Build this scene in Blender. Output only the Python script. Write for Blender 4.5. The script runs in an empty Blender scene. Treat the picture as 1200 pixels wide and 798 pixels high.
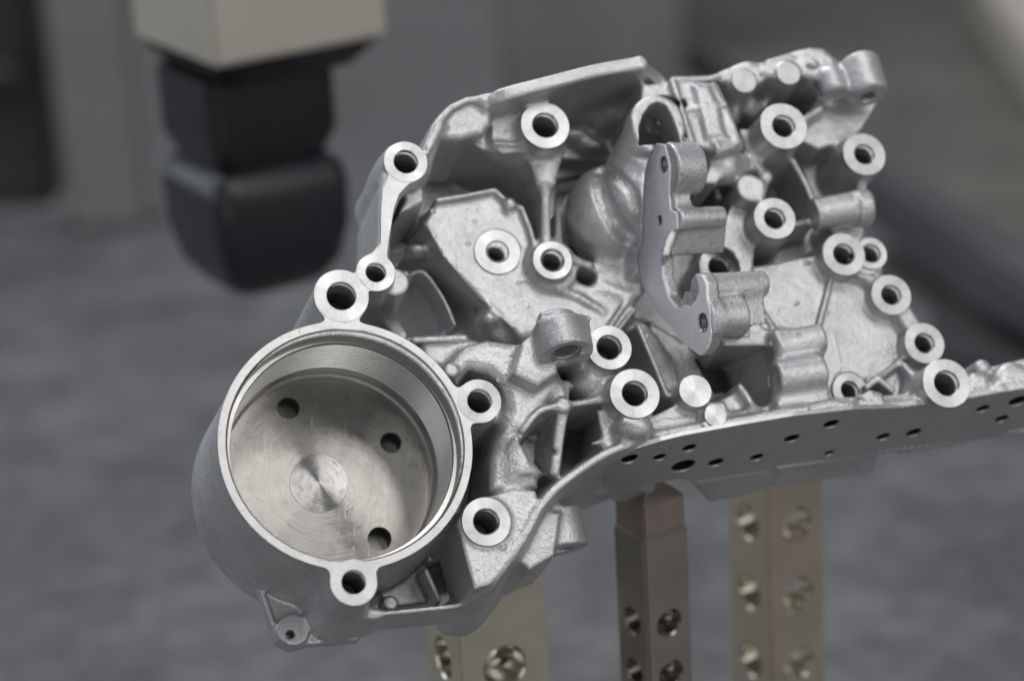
import bpy, bmesh, math, random, time
import numpy as np
from mathutils import Vector, Matrix
from mathutils.geometry import tessellate_polygon
T0 = time.time()
random.seed(4); rng = np.random.default_rng(7)
sc = bpy.context.scene
C = sc.collection
MM = .001

# ---------------------------------------------------------------- camera
PITCH, ROLL = math.radians(20), math.radians(3.4)
R0 = np.array([1., 0, 0]); F0 = np.array([0, math.cos(PITCH), -math.sin(PITCH)]); U0 = np.cross(R0, F0)
RW = math.cos(ROLL)*R0 - math.sin(ROLL)*U0
UW = math.sin(ROLL)*R0 + math.cos(ROLL)*U0
CAM = np.array([0., 0., .60])
FPX, CX, CY = 85/36*1200, 600., 399.
cd = bpy.data.cameras.new('camera'); cam = bpy.data.objects.new('camera', cd); C.objects.link(cam)
cd.lens = 85; cd.sensor_width = 36; cd.clip_start = .01; cd.clip_end = 60
m = Matrix.Identity(4)
for i in range(3):
    m[i][0], m[i][1], m[i][2], m[i][3] = RW[i], UW[i], -F0[i], CAM[i]
cam.matrix_world = m
cd.dof.use_dof = True; cd.dof.focus_distance = .722; cd.dof.aperture_fstop = 6.0; cd.dof.aperture_blades = 9
sc.camera = cam

# ---------------------------------------------------------------- light
w = bpy.data.worlds.new('World'); sc.world = w; w.use_nodes = True
nt = w.node_tree; bgn = nt.nodes['Background']
tc = nt.nodes.new('ShaderNodeTexCoord'); sx = nt.nodes.new('ShaderNodeSeparateXYZ'); rp = nt.nodes.new('ShaderNodeValToRGB')
nt.links.new(tc.outputs['Generated'], sx.inputs[0]); mr = nt.nodes.new('ShaderNodeMapRange')
mr.inputs['From Min'].default_value = -1; nt.links.new(sx.outputs['Z'], mr.inputs['Value'])
nt.links.new(mr.outputs[0], rp.inputs[0]); nt.links.new(rp.outputs[0], bgn.inputs[0])
e = rp.color_ramp.elements; e[0].position = .3; e[0].color = (.09, .09, .09, 1); e[1].position = .95; e[1].color = (.42, .44, .47, 1)
bgn.inputs[1].default_value = .5
def area(name, loc, target, sx_, sy_, power, col=(1, 1, 1)):
    l = bpy.data.lights.new(name, 'AREA'); l.shape = 'RECTANGLE'; l.size = sx_; l.size_y = sy_; l.energy = power; l.color = col
    o = bpy.data.objects.new(name, l); C.objects.link(o); o.location = loc
    o.rotation_euler = (Vector(target)-Vector(loc)).to_track_quat('-Z', 'Y').to_euler()
    return o
tgt = (0, .68, .36)
for k, dx in enumerate((-.75, .0, .75)):      # three rows of ceiling tubes behind the camera
    area('ceiling_tube', (1.0+dx, -.55-dx*.25, 2.7), tgt, .26, 2.4, 12, (1, .985, .96))
area('ceiling_lamp', (-.5, 2.0, 2.6), tgt, 2.2, 1.2, 46, (.95, .97, 1))
area('side_light', (-1.5, -.7, .95), tgt, 1.6, 1.4, 5, (.92, .96, 1))  # added soft fill from the front left, lifts left and lower faces
area('side_light', (1.9, -.5, .9), tgt, 1.4, 1.4, 7, (1, .99, .97))  # added fill from the right, makes the right post faces brighter
area('side_light', (-1.7, 1.7, 1.0), tgt, 1.2, 1.6, 9, (.88, .93, 1))  # window at the left rear, gives the flange its bluish sheen
area('low_fill_light', (.3, -1.0, .14), tgt, 1.4, .5, 4.5, (1, .99, .97))  # added low fill in front, brightens the undersides
sc.view_settings.view_transform = 'Standard'; sc.view_settings.look = 'None'
sc.view_settings.exposure = 0; sc.view_settings.gamma = 1

# ---------------------------------------------------------------- picture <-> part coordinates (mm)
DC = np.array([-.2135, -.307, .927]); DC /= np.linalg.norm(DC)      # into the part, in camera axes right/up/forward
EZ = -DC; EX = np.array([1., 0, 0]) - EZ[0]*EZ; EX /= np.linalg.norm(EX); EY = np.cross(EZ, EX)
# camera axes here are (right, up, forward): left handed, so flip EY if it points down
if EY[1] < 0: EY = -EY
def ray(px, py): return np.array([(px-CX)/FPX, -(py-CY)/FPX, 1.])
O0 = ray(406, 520)*708.
def L2C(p): return O0 + p[0]*EX + p[1]*EY + p[2]*EZ
def C2L(c): d = c-O0; return np.array([d@EX, d@EY, d@EZ])
def P(px, py, h=0.):
    r = ray(px, py); t = (O0@EZ+h)/(r@EZ); return C2L(r*t)
def PX(px, py, h, rpx): return rpx*(ray(px, py)*((O0@EZ+h)/(ray(px, py)@EZ)))[2]/FPX
def PP(px, py, p0, n):                       # on any plane through local point p0, normal n
    r = ray(px, py); rl = np.array([r@EX, r@EY, r@EZ]); o = C2L(np.zeros(3))
    t = ((np.array(p0)-o)@n)/(rl@n); return o+rl*t
def C2W(c): return CAM + (c[0]*RW + c[1]*UW + c[2]*F0)*MM
def W(px, py, z): return C2W(ray(px, py)*z*1000)
def proj(p): c = L2C(p); return (CX+c[0]/c[2]*FPX, CY-c[1]/c[2]*FPX)

# ---------------------------------------------------------------- object helpers
def tag(o, label, cat, group=None):
    o['label'] = label; o['category'] = cat
    if group: o['group'] = group
    return o
def empty(name, loc=(0, 0, 0)):
    o = bpy.data.objects.new(name, None); C.objects.link(o); o.location = loc; o.empty_display_size = .02; return o
def obj(name, me, mat, parent=None, loc=None, matrix=None, sharp=35):
    if sharp is not None:
        for p in me.polygons: p.use_smooth = True
        me.set_sharp_from_angle(angle=math.radians(sharp))
    o = bpy.data.objects.new(name, me); C.objects.link(o)
    if mat: me.materials.append(mat)
    if parent: o.parent = parent
    if matrix is not None: o.matrix_local = matrix
    elif loc is not None: o.location = loc
    return o
def mesh_py(name, v, f):
    me = bpy.data.meshes.new(name); me.from_pydata([tuple(x) for x in v], [], [tuple(x) for x in f]); me.update(); return me
def lathe(name, prof, n=96, closed=False):
    v = []; f = []; k = len(prof)
    for i in range(n):
        a = 2*math.pi*i/n; c, s = math.cos(a), math.sin(a)
        for r, z in prof: v.append((r*c*MM, r*s*MM, z*MM))
    for i in range(n):
        j = (i+1) % n
        for q in range(k-1):
            f.append((i*k+q, j*k+q, j*k+q+1, i*k+q+1))
    me = mesh_py(name, v, f)
    bm = bmesh.new(); bm.from_mesh(me); bmesh.ops.remove_doubles(bm, verts=bm.verts, dist=1e-6); bm.to_mesh(me); bm.free()
    return me

# contour of a 2-D field -> flat plate with holes (mm), top at z=0, thickness th
def contour(fn, x0, x1, y0, y1, res):
    nx = int((x1-x0)/res)+2; ny = int((y1-y0)/res)+2
    xs = x0+np.arange(nx)*res; ys = y0+np.arange(ny)*res
    V = fn(*np.meshgrid(xs, ys, indexing='ij')); V = np.where(np.abs(V) < 1e-5, 1e-5, V)
    V[0, :] = V[-1, :] = V[:, 0] = V[:, -1] = 1.
    S = V < 0; segs = {}
    def ex(i, j): t = V[i, j]/(V[i, j]-V[i+1, j]); return (xs[i]+t*res, ys[j])
    def ey(i, j): t = V[i, j]/(V[i, j]-V[i, j+1]); return (xs[i], ys[j]+t*res)
    mix = (S[:-1, :-1] != S[1:, :-1]) | (S[:-1, :-1] != S[:-1, 1:]) | (S[:-1, :-1] != S[1:, 1:]) | (S[1:, :-1] != S[:-1, 1:])
    pos = {}; nb = {}
    for i, j in np.argwhere(mix):
        es = []
        if S[i, j] != S[i+1, j]: es.append(('x', i, j)); pos[('x', i, j)] = ex(i, j)
        if S[i+1, j] != S[i+1, j+1]: es.append(('y', i+1, j)); pos[('y', i+1, j)] = ey(i+1, j)
        if S[i, j+1] != S[i+1, j+1]: es.append(('x', i, j+1)); pos[('x', i, j+1)] = ex(i, j+1)
        if S[i, j] != S[i, j+1]: es.append(('y', i, j)); pos[('y', i, j)] = ey(i, j)
        prs = [(es[0], es[1])] if len(es) == 2 else [(es[0], es[1]), (es[2], es[3])]
        for a, b in prs: nb.setdefault(a, []).append(b); nb.setdefault(b, []).append(a)
    loops = []; seen = set()
    for s in nb:
        if s in seen: continue
        lp = [s]; seen.add(s); cur = s
        while True:
            nx_ = [q for q in nb[cur] if q not in seen]
            if not nx_: break
            cur = nx_[0]; seen.add(cur); lp.append(cur)
        pts = np.array([pos[q] for q in lp])
        for _ in range(1): pts = (np.roll(pts, 1, 0)+2*pts+np.roll(pts, -1, 0))/4
        keep = [0]
        for q in range(1, len(pts)):
            if np.hypot(*(pts[q]-pts[keep[-1]])) > res*.8: keep.append(q)
        loops.append(pts[keep])
    loops = [l for l in loops if len(l) > 5]
    return loops
def larea(l): x, y = l[:, 0], l[:, 1]; return .5*np.sum(x*np.roll(y, -1)-y*np.roll(x, -1))
def plate(name, fn, box, res, th, bev=.2):
    loops = contour(fn, *box, res); loops.sort(key=lambda l: -abs(larea(l)))
    loops = [l if (larea(l) > 0) == (i == 0) else l[::-1] for i, l in enumerate(loops)]
    vv = [(x, y) for l in loops for x, y in l]; N = len(vv)
    tris = tessellate_polygon([[Vector((x, y, 0)) for x, y in l] for l in loops])
    # inset ring for a tiny bevel
    inn = []
    for l in loops:
        t = np.roll(l, -1, 0)-np.roll(l, 1, 0); t /= np.linalg.norm(t, axis=1)[:, None]+1e-9
        nrm = np.stack([-t[:, 1], t[:, 0]], 1); inn += [tuple(q) for q in l+nrm*bev]
    v = [(x, y, 0.) for x, y in inn]+[(x, y, -bev) for x, y in vv]+[(x, y, -th) for x, y in vv]
    f = []
    for a, b, c in tris:
        A, B, Cc = np.array(inn[a]), np.array(inn[b]), np.array(inn[c])
        cr = (B[0]-A[0])*(Cc[1]-A[1])-(B[1]-A[1])*(Cc[0]-A[0])
        f.append((a, b, c) if cr > 0 else (a, c, b))
    base = 0
    for l in loops:
        n = len(l)
        for i in range(n):
            j = (i+1) % n; a, b = base+i, base+j
            f.append((a, a+N, b+N, b)); f.append((a+N, a+2*N, b+2*N, b+N))
        base += n
    return mesh_py(name, [(x*MM, y*MM, z*MM) for x, y, z in v], f)
def sd_poly(X, Y, pts):
    pts = np.asarray(pts, float); d = np.full(X.shape, 1e9); s = np.ones(X.shape)
    n = len(pts)
    for i in range(n):
        a = pts[i]; b = pts[i-1]; e = b-a; wx = X-a[0]; wy = Y-a[1]
        t = np.clip((wx*e[0]+wy*e[1])/(e@e+1e-12), 0, 1)
        d = np.minimum(d, (wx-e[0]*t)**2+(wy-e[1]*t)**2)
        c1 = Y >= a[1]; c2 = Y < b[1]; c3 = e[0]*wy > e[1]*wx
        s = np.where((c1 & c2 & c3) | (~c1 & ~c2 & ~c3), -s, s)
    return s*np.sqrt(d)
def sd_line(X, Y, pts, r):                    # r scalar or list
    d = np.full(X.shape, 1e9); r = np.broadcast_to(r, len(pts))
    for i in range(len(pts)-1):
        a = np.array(pts[i]); e = np.array(pts[i+1])-a; wx = X-a[0]; wy = Y-a[1]
        t = np.clip((wx*e[0]+wy*e[1])/(e@e+1e-12), 0, 1)
        d = np.minimum(d, np.hypot(wx-e[0]*t, wy-e[1]*t)-(r[i]+(r[i+1]-r[i])*t))
    return d
def smin(a, b, k):
    if k <= 0: return np.minimum(a, b)
    h = np.maximum(k-np.abs(a-b), 0)/k; return np.minimum(a, b)-h*h*k*.25
def smax(a, b, k): return -smin(-a, -b, k)
def crom(pts, n=6):                           # Catmull-Rom through points
    p = [np.array(q, float) for q in pts]; p = [2*p[0]-p[1]]+p+[2*p[-1]-p[-2]]; out = []
    for i in range(1, len(p)-2):
        for k in range(n):
            t = k/n; a, b, c, d = p[i-1:i+3]
            out.append(.5*(2*b+(c-a)*t+(2*a-5*b+4*c-d)*t*t+(3*b-a-3*c+d)*t**3))
    out.append(p[-2]); return out

# ---------------------------------------------------------------- solid field of the casting
class Field:
    def __init__(s, lo, hi, vox):
        s.lo = np.array(lo, float); s.v = vox
        s.n = (np.ceil((np.array(hi)-s.lo)/vox)).astype(int)+1
        s.F = np.full(tuple(s.n), 4., np.float32)
        s.ax = [(s.lo[i]+np.arange(s.n[i])*vox).astype(np.float32) for i in range(3)]
    def win(s, lo, hi, pad):
        a = np.clip(np.floor((np.array(lo)-pad-s.lo)/s.v).astype(int), 0, s.n)
        b = np.clip(np.ceil((np.array(hi)+pad-s.lo)/s.v).astype(int)+1, 0, s.n)
        if (b <= a).any(): return None
        return tuple(slice(a[i], b[i]) for i in range(3))
    def put(s, sl, d, k, sub):
        A = s.F[sl]
        s.F[sl] = smax(A, -d, k) if sub else smin(A, d, k)
    def prism(s, fn2, lo2, hi2, top, bot, k=2., sub=False, rnd=.8, draft=0.):
        # top: number or (a,b,c) plane h=a+b*x+c*y
        tmax = top if np.isscalar(top) else max(top[0]+top[1]*x+top[2]*y for x in (lo2[0], hi2[0]) for y in (lo2[1], hi2[1]))
        ex = draft*(tmax-bot) if draft > 0 else 0
        sl = s.win((lo2[0], lo2[1], bot), (hi2[0], hi2[1], tmax), k+1.5+ex)
        if sl is None: return
        X, Y = np.meshgrid(s.ax[0][sl[0]], s.ax[1][sl[1]], indexing='ij'); Z = s.ax[2][sl[2]][None, None, :]
        d2 = fn2(X, Y).astype(np.float32)[:, :, None]
        tp = top if np.isscalar(top) else (top[0]+top[1]*X+top[2]*Y)[:, :, None]
        if draft: d2 = d2-draft*(tp-Z)
        dz = np.maximum(Z-tp, bot-Z)
        a = d2+rnd; b = dz+rnd
        d = np.minimum(np.maximum(a, b), 0)+np.hypot(np.maximum(a, 0), np.maximum(b, 0))-rnd
        s.put(sl, d.astype(np.float32), k, sub)
    def gen(s, fn3, lo, hi, k=2., sub=False):
        sl = s.win(lo, hi, k+1.5)
        if sl is None: return
        X = s.ax[0][sl[0]][:, None, None]; Y = s.ax[1][sl[1]][None, :, None]; Z = s.ax[2][sl[2]][None, None, :]
        s.put(sl, fn3(X, Y, Z).astype(np.float32), k, sub)
    # --- shapes given in photo pixels + height
    def cyl(s, px, py, r, top, bot, k=2., sub=False, rnd=.7, draft=.03):
        c = P(px, py, top); R = PX(px, py, top, r)
        s.prism(lambda X, Y: np.hypot(X-c[0], Y-c[1])-R, c[:2]-R, c[:2]+R, top, bot, k, sub, rnd, 0 if sub else draft)
    def poly(s, pts, top, bot, k=2., sub=False, rnd=.8, draft=.03, grow=0., ctop=None):
        if ctop is not None:            # sloped top: heights at each of three first points
            Q = [P(x, y, h) for (x, y), h in zip(pts, ctop)]
            A = np.array([[1, q[0], q[1]] for q in Q]); top = tuple(np.linalg.lstsq(A, np.array(ctop, float), rcond=None)[0]); q = [t[:2] for t in Q]
        else: q = [P(x, y, top)[:2] for x, y in pts]
        q = np.array(q)
        s.prism(lambda X, Y: sd_poly(X, Y, q)-grow, q.min(0)-grow, q.max(0)+grow, top, bot, k, sub, rnd, 0 if sub else draft)
    def wall(s, pts, th, bot, k=1.5, top=None, smooth=True, draft=.03, sub=False):
        # pts (px,py,h); capsule wall, each piece with its own height; th px full thickness
        Q = [P(x, y, h) for x, y, h in pts]
        if smooth and len(Q) > 2: Q = crom(Q, 4)
        r = PX(pts[0][0], pts[0][1], pts[0][2], th/2)
        lo = np.min(Q, 0); hi = np.max(Q, 0); lo = np.array([lo[0]-r, lo[1]-r, bot]); hi = np.array([hi[0]+r, hi[1]+r, hi[2]])
        ex = draft*(hi[2]-bot)
        sl = s.win(lo, hi, k+1.5+ex)
        if sl is None: return
        X, Y = np.meshgrid(s.ax[0][sl[0]], s.ax[1][sl[1]], indexing='ij'); Z = s.ax[2][sl[2]][None, None, :]
        d2 = np.full(X.shape, 1e9); H = np.zeros(X.shape)
        for i in range(len(Q)-1):
            a = Q[i]; e = Q[i+1]-a; wx = X-a[0]; wy = Y-a[1]
            t = np.clip((wx*e[0]+wy*e[1])/(e[0]**2+e[1]**2+1e-9), 0, 1); dd = np.hypot(wx-e[0]*t, wy-e[1]*t)
            m_ = dd < d2; d2 = np.where(m_, dd, d2); H = np.where(m_, a[2]+e[2]*t, H)
        H = H[:, :, None]; d2 = d2[:, :, None]-r-draft*(H-Z)
        rr = min(r*.7, 1.2); a = d2+rr; b = np.maximum(Z-H, bot-Z)+rr
        d = np.minimum(np.maximum(a, b), 0)+np.hypot(np.maximum(a, 0), np.maximum(b, 0))-rr
        s.put(sl, d.astype(np.float32), k, sub)
    def rod(s, a, b, ra, rb=None, k=1.5, sub=False, flat=True, rnd=.5):   # cylinder/cone between local points
        a = np.array(a, float); b = np.array(b, float); rb = ra if rb is None else rb
        Lh = np.linalg.norm(b-a); u = (b-a)/Lh; R = max(ra, rb)
        lo = np.minimum(a, b)-R; hi = np.maximum(a, b)+R
        def fn(X, Y, Z):
            wx, wy, wz = X-a[0], Y-a[1], Z-a[2]; t = wx*u[0]+wy*u[1]+wz*u[2]
            rad = np.sqrt(np.maximum(wx*wx+wy*wy+wz*wz-t*t, 0)); tt = np.clip(t/Lh, 0, 1); rr = ra+(rb-ra)*tt
            if not flat: return np.sqrt(rad**2+(t-tt*Lh)**2)-rr
            p = rad-rr+rnd; q = np.maximum(-t, t-Lh)+rnd
            return np.minimum(np.maximum(p, q), 0)+np.hypot(np.maximum(p, 0), np.maximum(q, 0))-rnd
        s.gen(fn, lo, hi, k, sub)
    def ell(s, px, py, h, rx, ry, rz, k=2., sub=False):      # ellipsoid: centre at px,py,h; radii px,px,mm
        c = P(px, py, h); a = PX(px, py, h, rx); b = PX(px, py, h, ry)
        def fn(X, Y, Z):
            q = np.sqrt(((X-c[0])/a)**2+((Y-c[1])/b)**2+((Z-c[2])/rz)**2)
            return (q-1)*min(a, b, rz)
        s.gen(fn, c-[a, b, rz], c+[a, b, rz], k, sub)
    def slab(s, pts3, n, th, k=1., sub=False, rnd=.4, grow=0.):    # polygon on any plane (local pts), extruded against n
        n = np.array(n, float); n /= np.linalg.norm(n); o = pts3[0]; u = np.cross([0, 0, 1.], n)
        if np.linalg.norm(u) < .01: u = np.array([1., 0, 0])
        u /= np.linalg.norm(u); v = np.cross(n, u); q = [((p-o)@u, (p-o)@v) for p in pts3]
        al = np.array(list(pts3)+[p-n*th for p in pts3]); lo = al.min(0)-grow; hi = al.max(0)+grow
        def fn(X, Y, Z):
            wx, wy, wz = X-o[0], Y-o[1], Z-o[2]
            A = wx*u[0]+wy*u[1]+wz*u[2]; B = wx*v[0]+wy*v[1]+wz*v[2]; D = wx*n[0]+wy*n[1]+wz*n[2]
            p = sd_poly(A, B, q)-grow+rnd; qd = np.maximum(D, -th-D)+rnd
            return np.minimum(np.maximum(p, qd), 0)+np.hypot(np.maximum(p, 0), np.maximum(qd, 0))-rnd
        s.gen(fn, lo, hi, k, sub)
    def mesh(s, name):
        F = s.F; F[0] = F[-1] = 1; F[:, 0] = F[:, -1] = 1; F[:, :, 0] = F[:, :, -1] = 1
        S = F < 0
        c = S[:-1, :-1, :-1].astype(np.int8)
        for dx, dy, dz in [(1,0,0),(0,1,0),(1,1,0),(0,0,1),(1,0,1),(0,1,1),(1,1,1)]:
            c += S[dx:c.shape[0]+dx, dy:c.shape[1]+dy, dz:c.shape[2]+dz]
        act = (c > 0) & (c < 8); idx = np.argwhere(act).astype(np.int32); M = len(idx)
        vid = np.full(act.shape, -1, np.int32); vid[act] = np.arange(M, dtype=np.int32)
        off = np.array([(x, y, z) for x in (0, 1) for y in (0, 1) for z in (0, 1)])
        val = np.stack([F[idx[:, 0]+o[0], idx[:, 1]+o[1], idx[:, 2]+o[2]] for o in off], 1)
        acc = np.zeros((M, 3), np.float32); cnt = np.zeros(M, np.float32)
        for i in range(8):
            for j in range(i+1, 8):
                if np.abs(off[i]-off[j]).sum() != 1: continue
                a, b = val[:, i], val[:, j]; mm = (a < 0) != (b < 0)
                t = np.where(mm, a/np.where(mm, a-b, 1), 0)
                acc += np.where(mm[:, None], off[i][None]+t[:, None]*(off[j]-off[i])[None], 0); cnt += mm
        vert = (idx+acc/cnt[:, None])*s.v+s.lo
        quads = []
        for ax in range(3):
            sl0 = [slice(None)]*3; sl1 = [slice(None)]*3; sl0[ax] = slice(None, -1); sl1[ax] = slice(1, None)
            A = S[tuple(sl0)]; B = S[tuple(sl1)]; e = np.argwhere(A != B)
            o1, o2 = [(1, 2), (2, 0), (0, 1)][ax]
            e = e[(e[:, o1] > 0) & (e[:, o2] > 0) & (e[:, o1] < act.shape[o1]) & (e[:, o2] < act.shape[o2])]
            ins = A[e[:, 0], e[:, 1], e[:, 2]]
            d1 = np.zeros(3, int); d1[o1] = 1; d2 = np.zeros(3, int); d2[o2] = 1
            g = lambda q: vid[q[:, 0], q[:, 1], q[:, 2]]
            Q = np.stack([g(e-d1-d2), g(e-d2), g(e), g(e-d1)], 1)
            Q = np.where(ins[:, None], Q, Q[:, ::-1]); quads.append(Q)
        Q = np.concatenate(quads); Q = Q[(Q >= 0).all(1)]
        # drop tiny loose shells is skipped; build mesh
        me = bpy.data.meshes.new(name); me.vertices.add(M); me.vertices.foreach_set('co', (vert*MM).astype(np.float32).ravel())
        me.loops.add(len(Q)*4); me.loops.foreach_set('vertex_index', Q.astype(np.int32).ravel())
        me.polygons.add(len(Q)); me.polygons.foreach_set('loop_start', np.arange(0, len(Q)*4, 4, dtype=np.int32))
        me.polygons.foreach_set('use_smooth', np.ones(len(Q), bool))
        me.update(calc_edges=True); return me

# ---------------------------------------------------------------- materials
class NT:
    def __init__(s, name):
        s.m = bpy.data.materials.new(name); s.m.use_nodes = True; s.t = s.m.node_tree; s.b = s.t.nodes['Principled BSDF']
    def n(s, typ, **kw):
        nd = s.t.nodes.new(typ)
        for k, v in kw.items():
            if k.startswith('_'): setattr(nd, k[1:], v)
            else: nd.inputs[k.replace('__', ' ')].default_value = v
        return nd
    def l(s, a, b): s.t.links.new(a, b)
    def math(s, op, a, b=None, c=None):
        nd = s.t.nodes.new('ShaderNodeMath'); nd.operation = op
        for i, q in enumerate((a, b, c)):
            if q is None: continue
            if hasattr(q, 'is_linked'): s.l(q, nd.inputs[i])
            else: nd.inputs[i].default_value = q
        return nd.outputs[0]
    def ramp(s, f, stops):
        r = s.t.nodes.new('ShaderNodeValToRGB'); s.l(f, r.inputs[0]); e = r.color_ramp.elements
        while len(e) < len(stops): e.new(.5)
        for q, (p, c) in zip(e, stops): q.position = p; q.color = (c, c, c, 1) if np.isscalar(c) else (*c, 1)
        return r.outputs[0]
    def bump(s, h, strength, dist, prev=None):
        b = s.t.nodes.new('ShaderNodeBump'); b.inputs['Strength'].default_value = strength; b.inputs['Distance'].default_value = dist
        s.l(h, b.inputs['Height'])
        if prev is not None: s.l(prev, b.inputs['Normal'])
        return b.outputs[0]
def noise(t, co, scale, detail=3, rough=.55, dist=0):
    n = t.n('ShaderNodeTexNoise'); n.inputs['Scale'].default_value = scale; n.inputs['Detail'].default_value = detail
    n.inputs['Roughness'].default_value = rough; n.inputs['Distortion'].default_value = dist; t.l(co, n.inputs['Vector']); return n.outputs['Fac']
def cast_mat(name, base=.54, rough=.42, rip=1.1):
    t = NT(name); co = t.n('ShaderNodeTexCoord').outputs['Object']
    big = noise(t, co, 45, 3); mid = noise(t, co, 330, 4, .6); fine = noise(t, co, 1500, 3, .6)
    mus = t.math('MULTIPLY', t.ramp(big, [(.32, .88), (.62, 1.06)]), t.ramp(noise(t, co, 130, 5, .7, .8), [(.30, .80), (.48, 1.)]))
    col = t.n('ShaderNodeMix', _data_type='RGBA', _blend_type='MULTIPLY'); col.inputs[0].default_value = 1
    col.inputs[6].default_value = (base, base*1.0, base*1.015, 1); t.l(mus, col.inputs[7])
    spk = t.ramp(noise(t, co, 1000, 2, .5), [(.28, .35), (.335, 1.)])
    col2 = t.n('ShaderNodeMix', _data_type='RGBA', _blend_type='MULTIPLY'); col2.inputs[0].default_value = .8
    t.l(col.outputs[2], col2.inputs[6]); t.l(spk, col2.inputs[7])
    t.l(col2.outputs[2], t.b.inputs['Base Color'])
    t.b.inputs['Metallic'].default_value = .70
    t.l(t.math('ADD', t.math('MULTIPLY', mid, .14), rough-.07), t.b.inputs['Roughness'])
    # flow ripples left by the die: shallow contour lines in patches
    rn = noise(t, co, 125, 1.5, .45, .3)
    rings = t.math('POWER', t.math('ABSOLUTE', t.math('SINE', t.math('MULTIPLY', rn, 62.))), 4.)
    patch = t.ramp(noise(t, co, 70, 2), [(.45, .0), (.62, 1.)])
    rings = t.math('MULTIPLY', rings, patch)
    cr = t.n('ShaderNodeTexVoronoi', Scale=520., _feature='DISTANCE_TO_EDGE'); t.l(co, cr.inputs['Vector'])
    pit = t.ramp(cr.outputs['Distance'], [(.0, 0.), (.12, 1.)])
    # small pips
    v2 = t.n('ShaderNodeTexVoronoi', Scale=260.); t.l(co, v2.inputs['Vector'])
    pip = t.ramp(v2.outputs['Distance'], [(.08, 0.), (.14, 1.), (.20, 1.), (.26, 0.)])
    pip = t.math('MULTIPLY', pip, t.ramp(v2.outputs['Color'], [(.80, 0.), (.84, 1.)]))
    n1 = t.bump(noise(t, co, 620, 3, .55, .6), .42*rip, .0005)
    n2 = t.bump(rings, .13*rip, .0003, n1)
    n2 = t.bump(pit, .10*rip, .00025, n2)
    n3 = t.bump(pip, .55*rip, .00025, n2)
    n4 = t.bump(fine, .32, .00014, n3)
    t.l(n4, t.b.inputs['Normal'])
    return t.m
def machined(name, base=.74, rough=.26, radial=True, aniso=.6, sect=.16, tint=(1, 1, 1), rings=2600., arot=0., bmp=.12, metal=.92):
    t = NT(name); co = t.n('ShaderNodeTexCoord').outputs['Object']
    sp = t.n('ShaderNodeSeparateXYZ'); t.l(co, sp.inputs[0]); x, y = sp.outputs[0], sp.outputs[1]
    if radial:
        r = t.math('SQRT', t.math('ADD', t.math('MULTIPLY', x, x), t.math('MULTIPLY', y, y)))
        a = t.math('ARCTAN2', y, x)
        oi = t.n('ShaderNodeObjectInfo').outputs['Random']
        cx = t.n('ShaderNodeCombineXYZ'); t.l(t.math('ADD', t.math('COSINE', a), t.math('MULTIPLY', oi, 40.)), cx.inputs[0]); t.l(t.math('SINE', a), cx.inputs[1])
        s1 = noise(t, cx.outputs[0], 3.2, 2, .6)
        c2 = t.n('ShaderNodeCombineXYZ'); t.l(t.math('MULTIPLY', r, rings), c2.inputs[0]); t.l(t.math('MULTIPLY', a, .6), c2.inputs[1])
        gr = noise(t, c2.outputs[0], 1., 2, .6)
        tg = t.n('ShaderNodeTangent'); tg.direction_type = 'RADIAL'; tg.axis = 'Z'; t.l(tg.outputs[0], t.b.inputs['Tangent'])
        t.b.inputs['Anisotropic'].default_value = aniso; t.b.inputs['Anisotropic Rotation'].default_value = arot
    else:
        mp = t.n('ShaderNodeMapping'); mp.inputs['Scale'].default_value = (90, 90, 1600); t.l(co, mp.inputs['Vector'])
        gr = noise(t, mp.outputs[0], 1., 3, .6); s1 = noise(t, co, 60, 3)
    f = t.math('ADD', t.math('MULTIPLY', s1, sect*2), 1-sect)
    f = t.math('ADD', f, t.math('MULTIPLY', t.math('SUBTRACT', gr, .5), .12))
    f = t.math('MULTIPLY', f, t.math('ADD', t.math('MULTIPLY', t.n('ShaderNodeObjectInfo').outputs['Random'], .22), .87))
    f = t.math('MULTIPLY', f, t.ramp(noise(t, co, 520, 3, .6), [(.30, .72), (.40, 1.)]))
    col = t.n('ShaderNodeMix', _data_type='RGBA', _blend_type='MULTIPLY'); col.inputs[0].default_value = 1
    col.inputs[6].default_value = (base*tint[0], base*tint[1], base*tint[2], 1); t.l(f, col.inputs[7]); t.l(col.outputs[2], t.b.inputs['Base Color'])
    t.b.inputs['Metallic'].default_value = metal
    t.l(t.math('ADD', t.math('MULTIPLY', noise(t, co, 240, 3), .18), rough-.09), t.b.inputs['Roughness'])
    nm = t.bump(gr, bmp, .0001)
    mp2 = t.n('ShaderNodeMapping'); mp2.inputs['Rotation'].default_value = (.3, .2, .9); mp2.inputs['Scale'].default_value = (1500, 60, 300); t.l(co, mp2.inputs['Vector'])
    scr = t.ramp(noise(t, mp2.outputs[0], 1., 2, .4), [(.70, 1.), (.74, 0.)])
    t.l(t.bump(scr, .25, .00008, nm), t.b.inputs['Normal'])
    return t.m
def plain(name, col, rough=.5, metal=0., nscale=None, namp=.1, bump=0., bscale=300):
    t = NT(name); co = t.n('ShaderNodeTexCoord').outputs['Object']
    if nscale:
        f = t.ramp(noise(t, co, nscale, 5, .6), [(.3, 1-namp), (.7, 1+namp)])
        c = t.n('ShaderNodeMix', _data_type='RGBA', _blend_type='MULTIPLY'); c.inputs[0].default_value = 1
        c.inputs[6].default_value = (*col, 1); t.l(f, c.inputs[7]); t.l(c.outputs[2], t.b.inputs['Base Color'])
    else: t.b.inputs['Base Color'].default_value = (*col, 1)
    t.b.inputs['Roughness'].default_value = rough; t.b.inputs['Metallic'].default_value = metal
    if bump: t.l(t.bump(noise(t, co, bscale, 4), bump, .0004), t.b.inputs['Normal'])
    return t.m
M_CAST = cast_mat('cast_aluminium')
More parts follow.
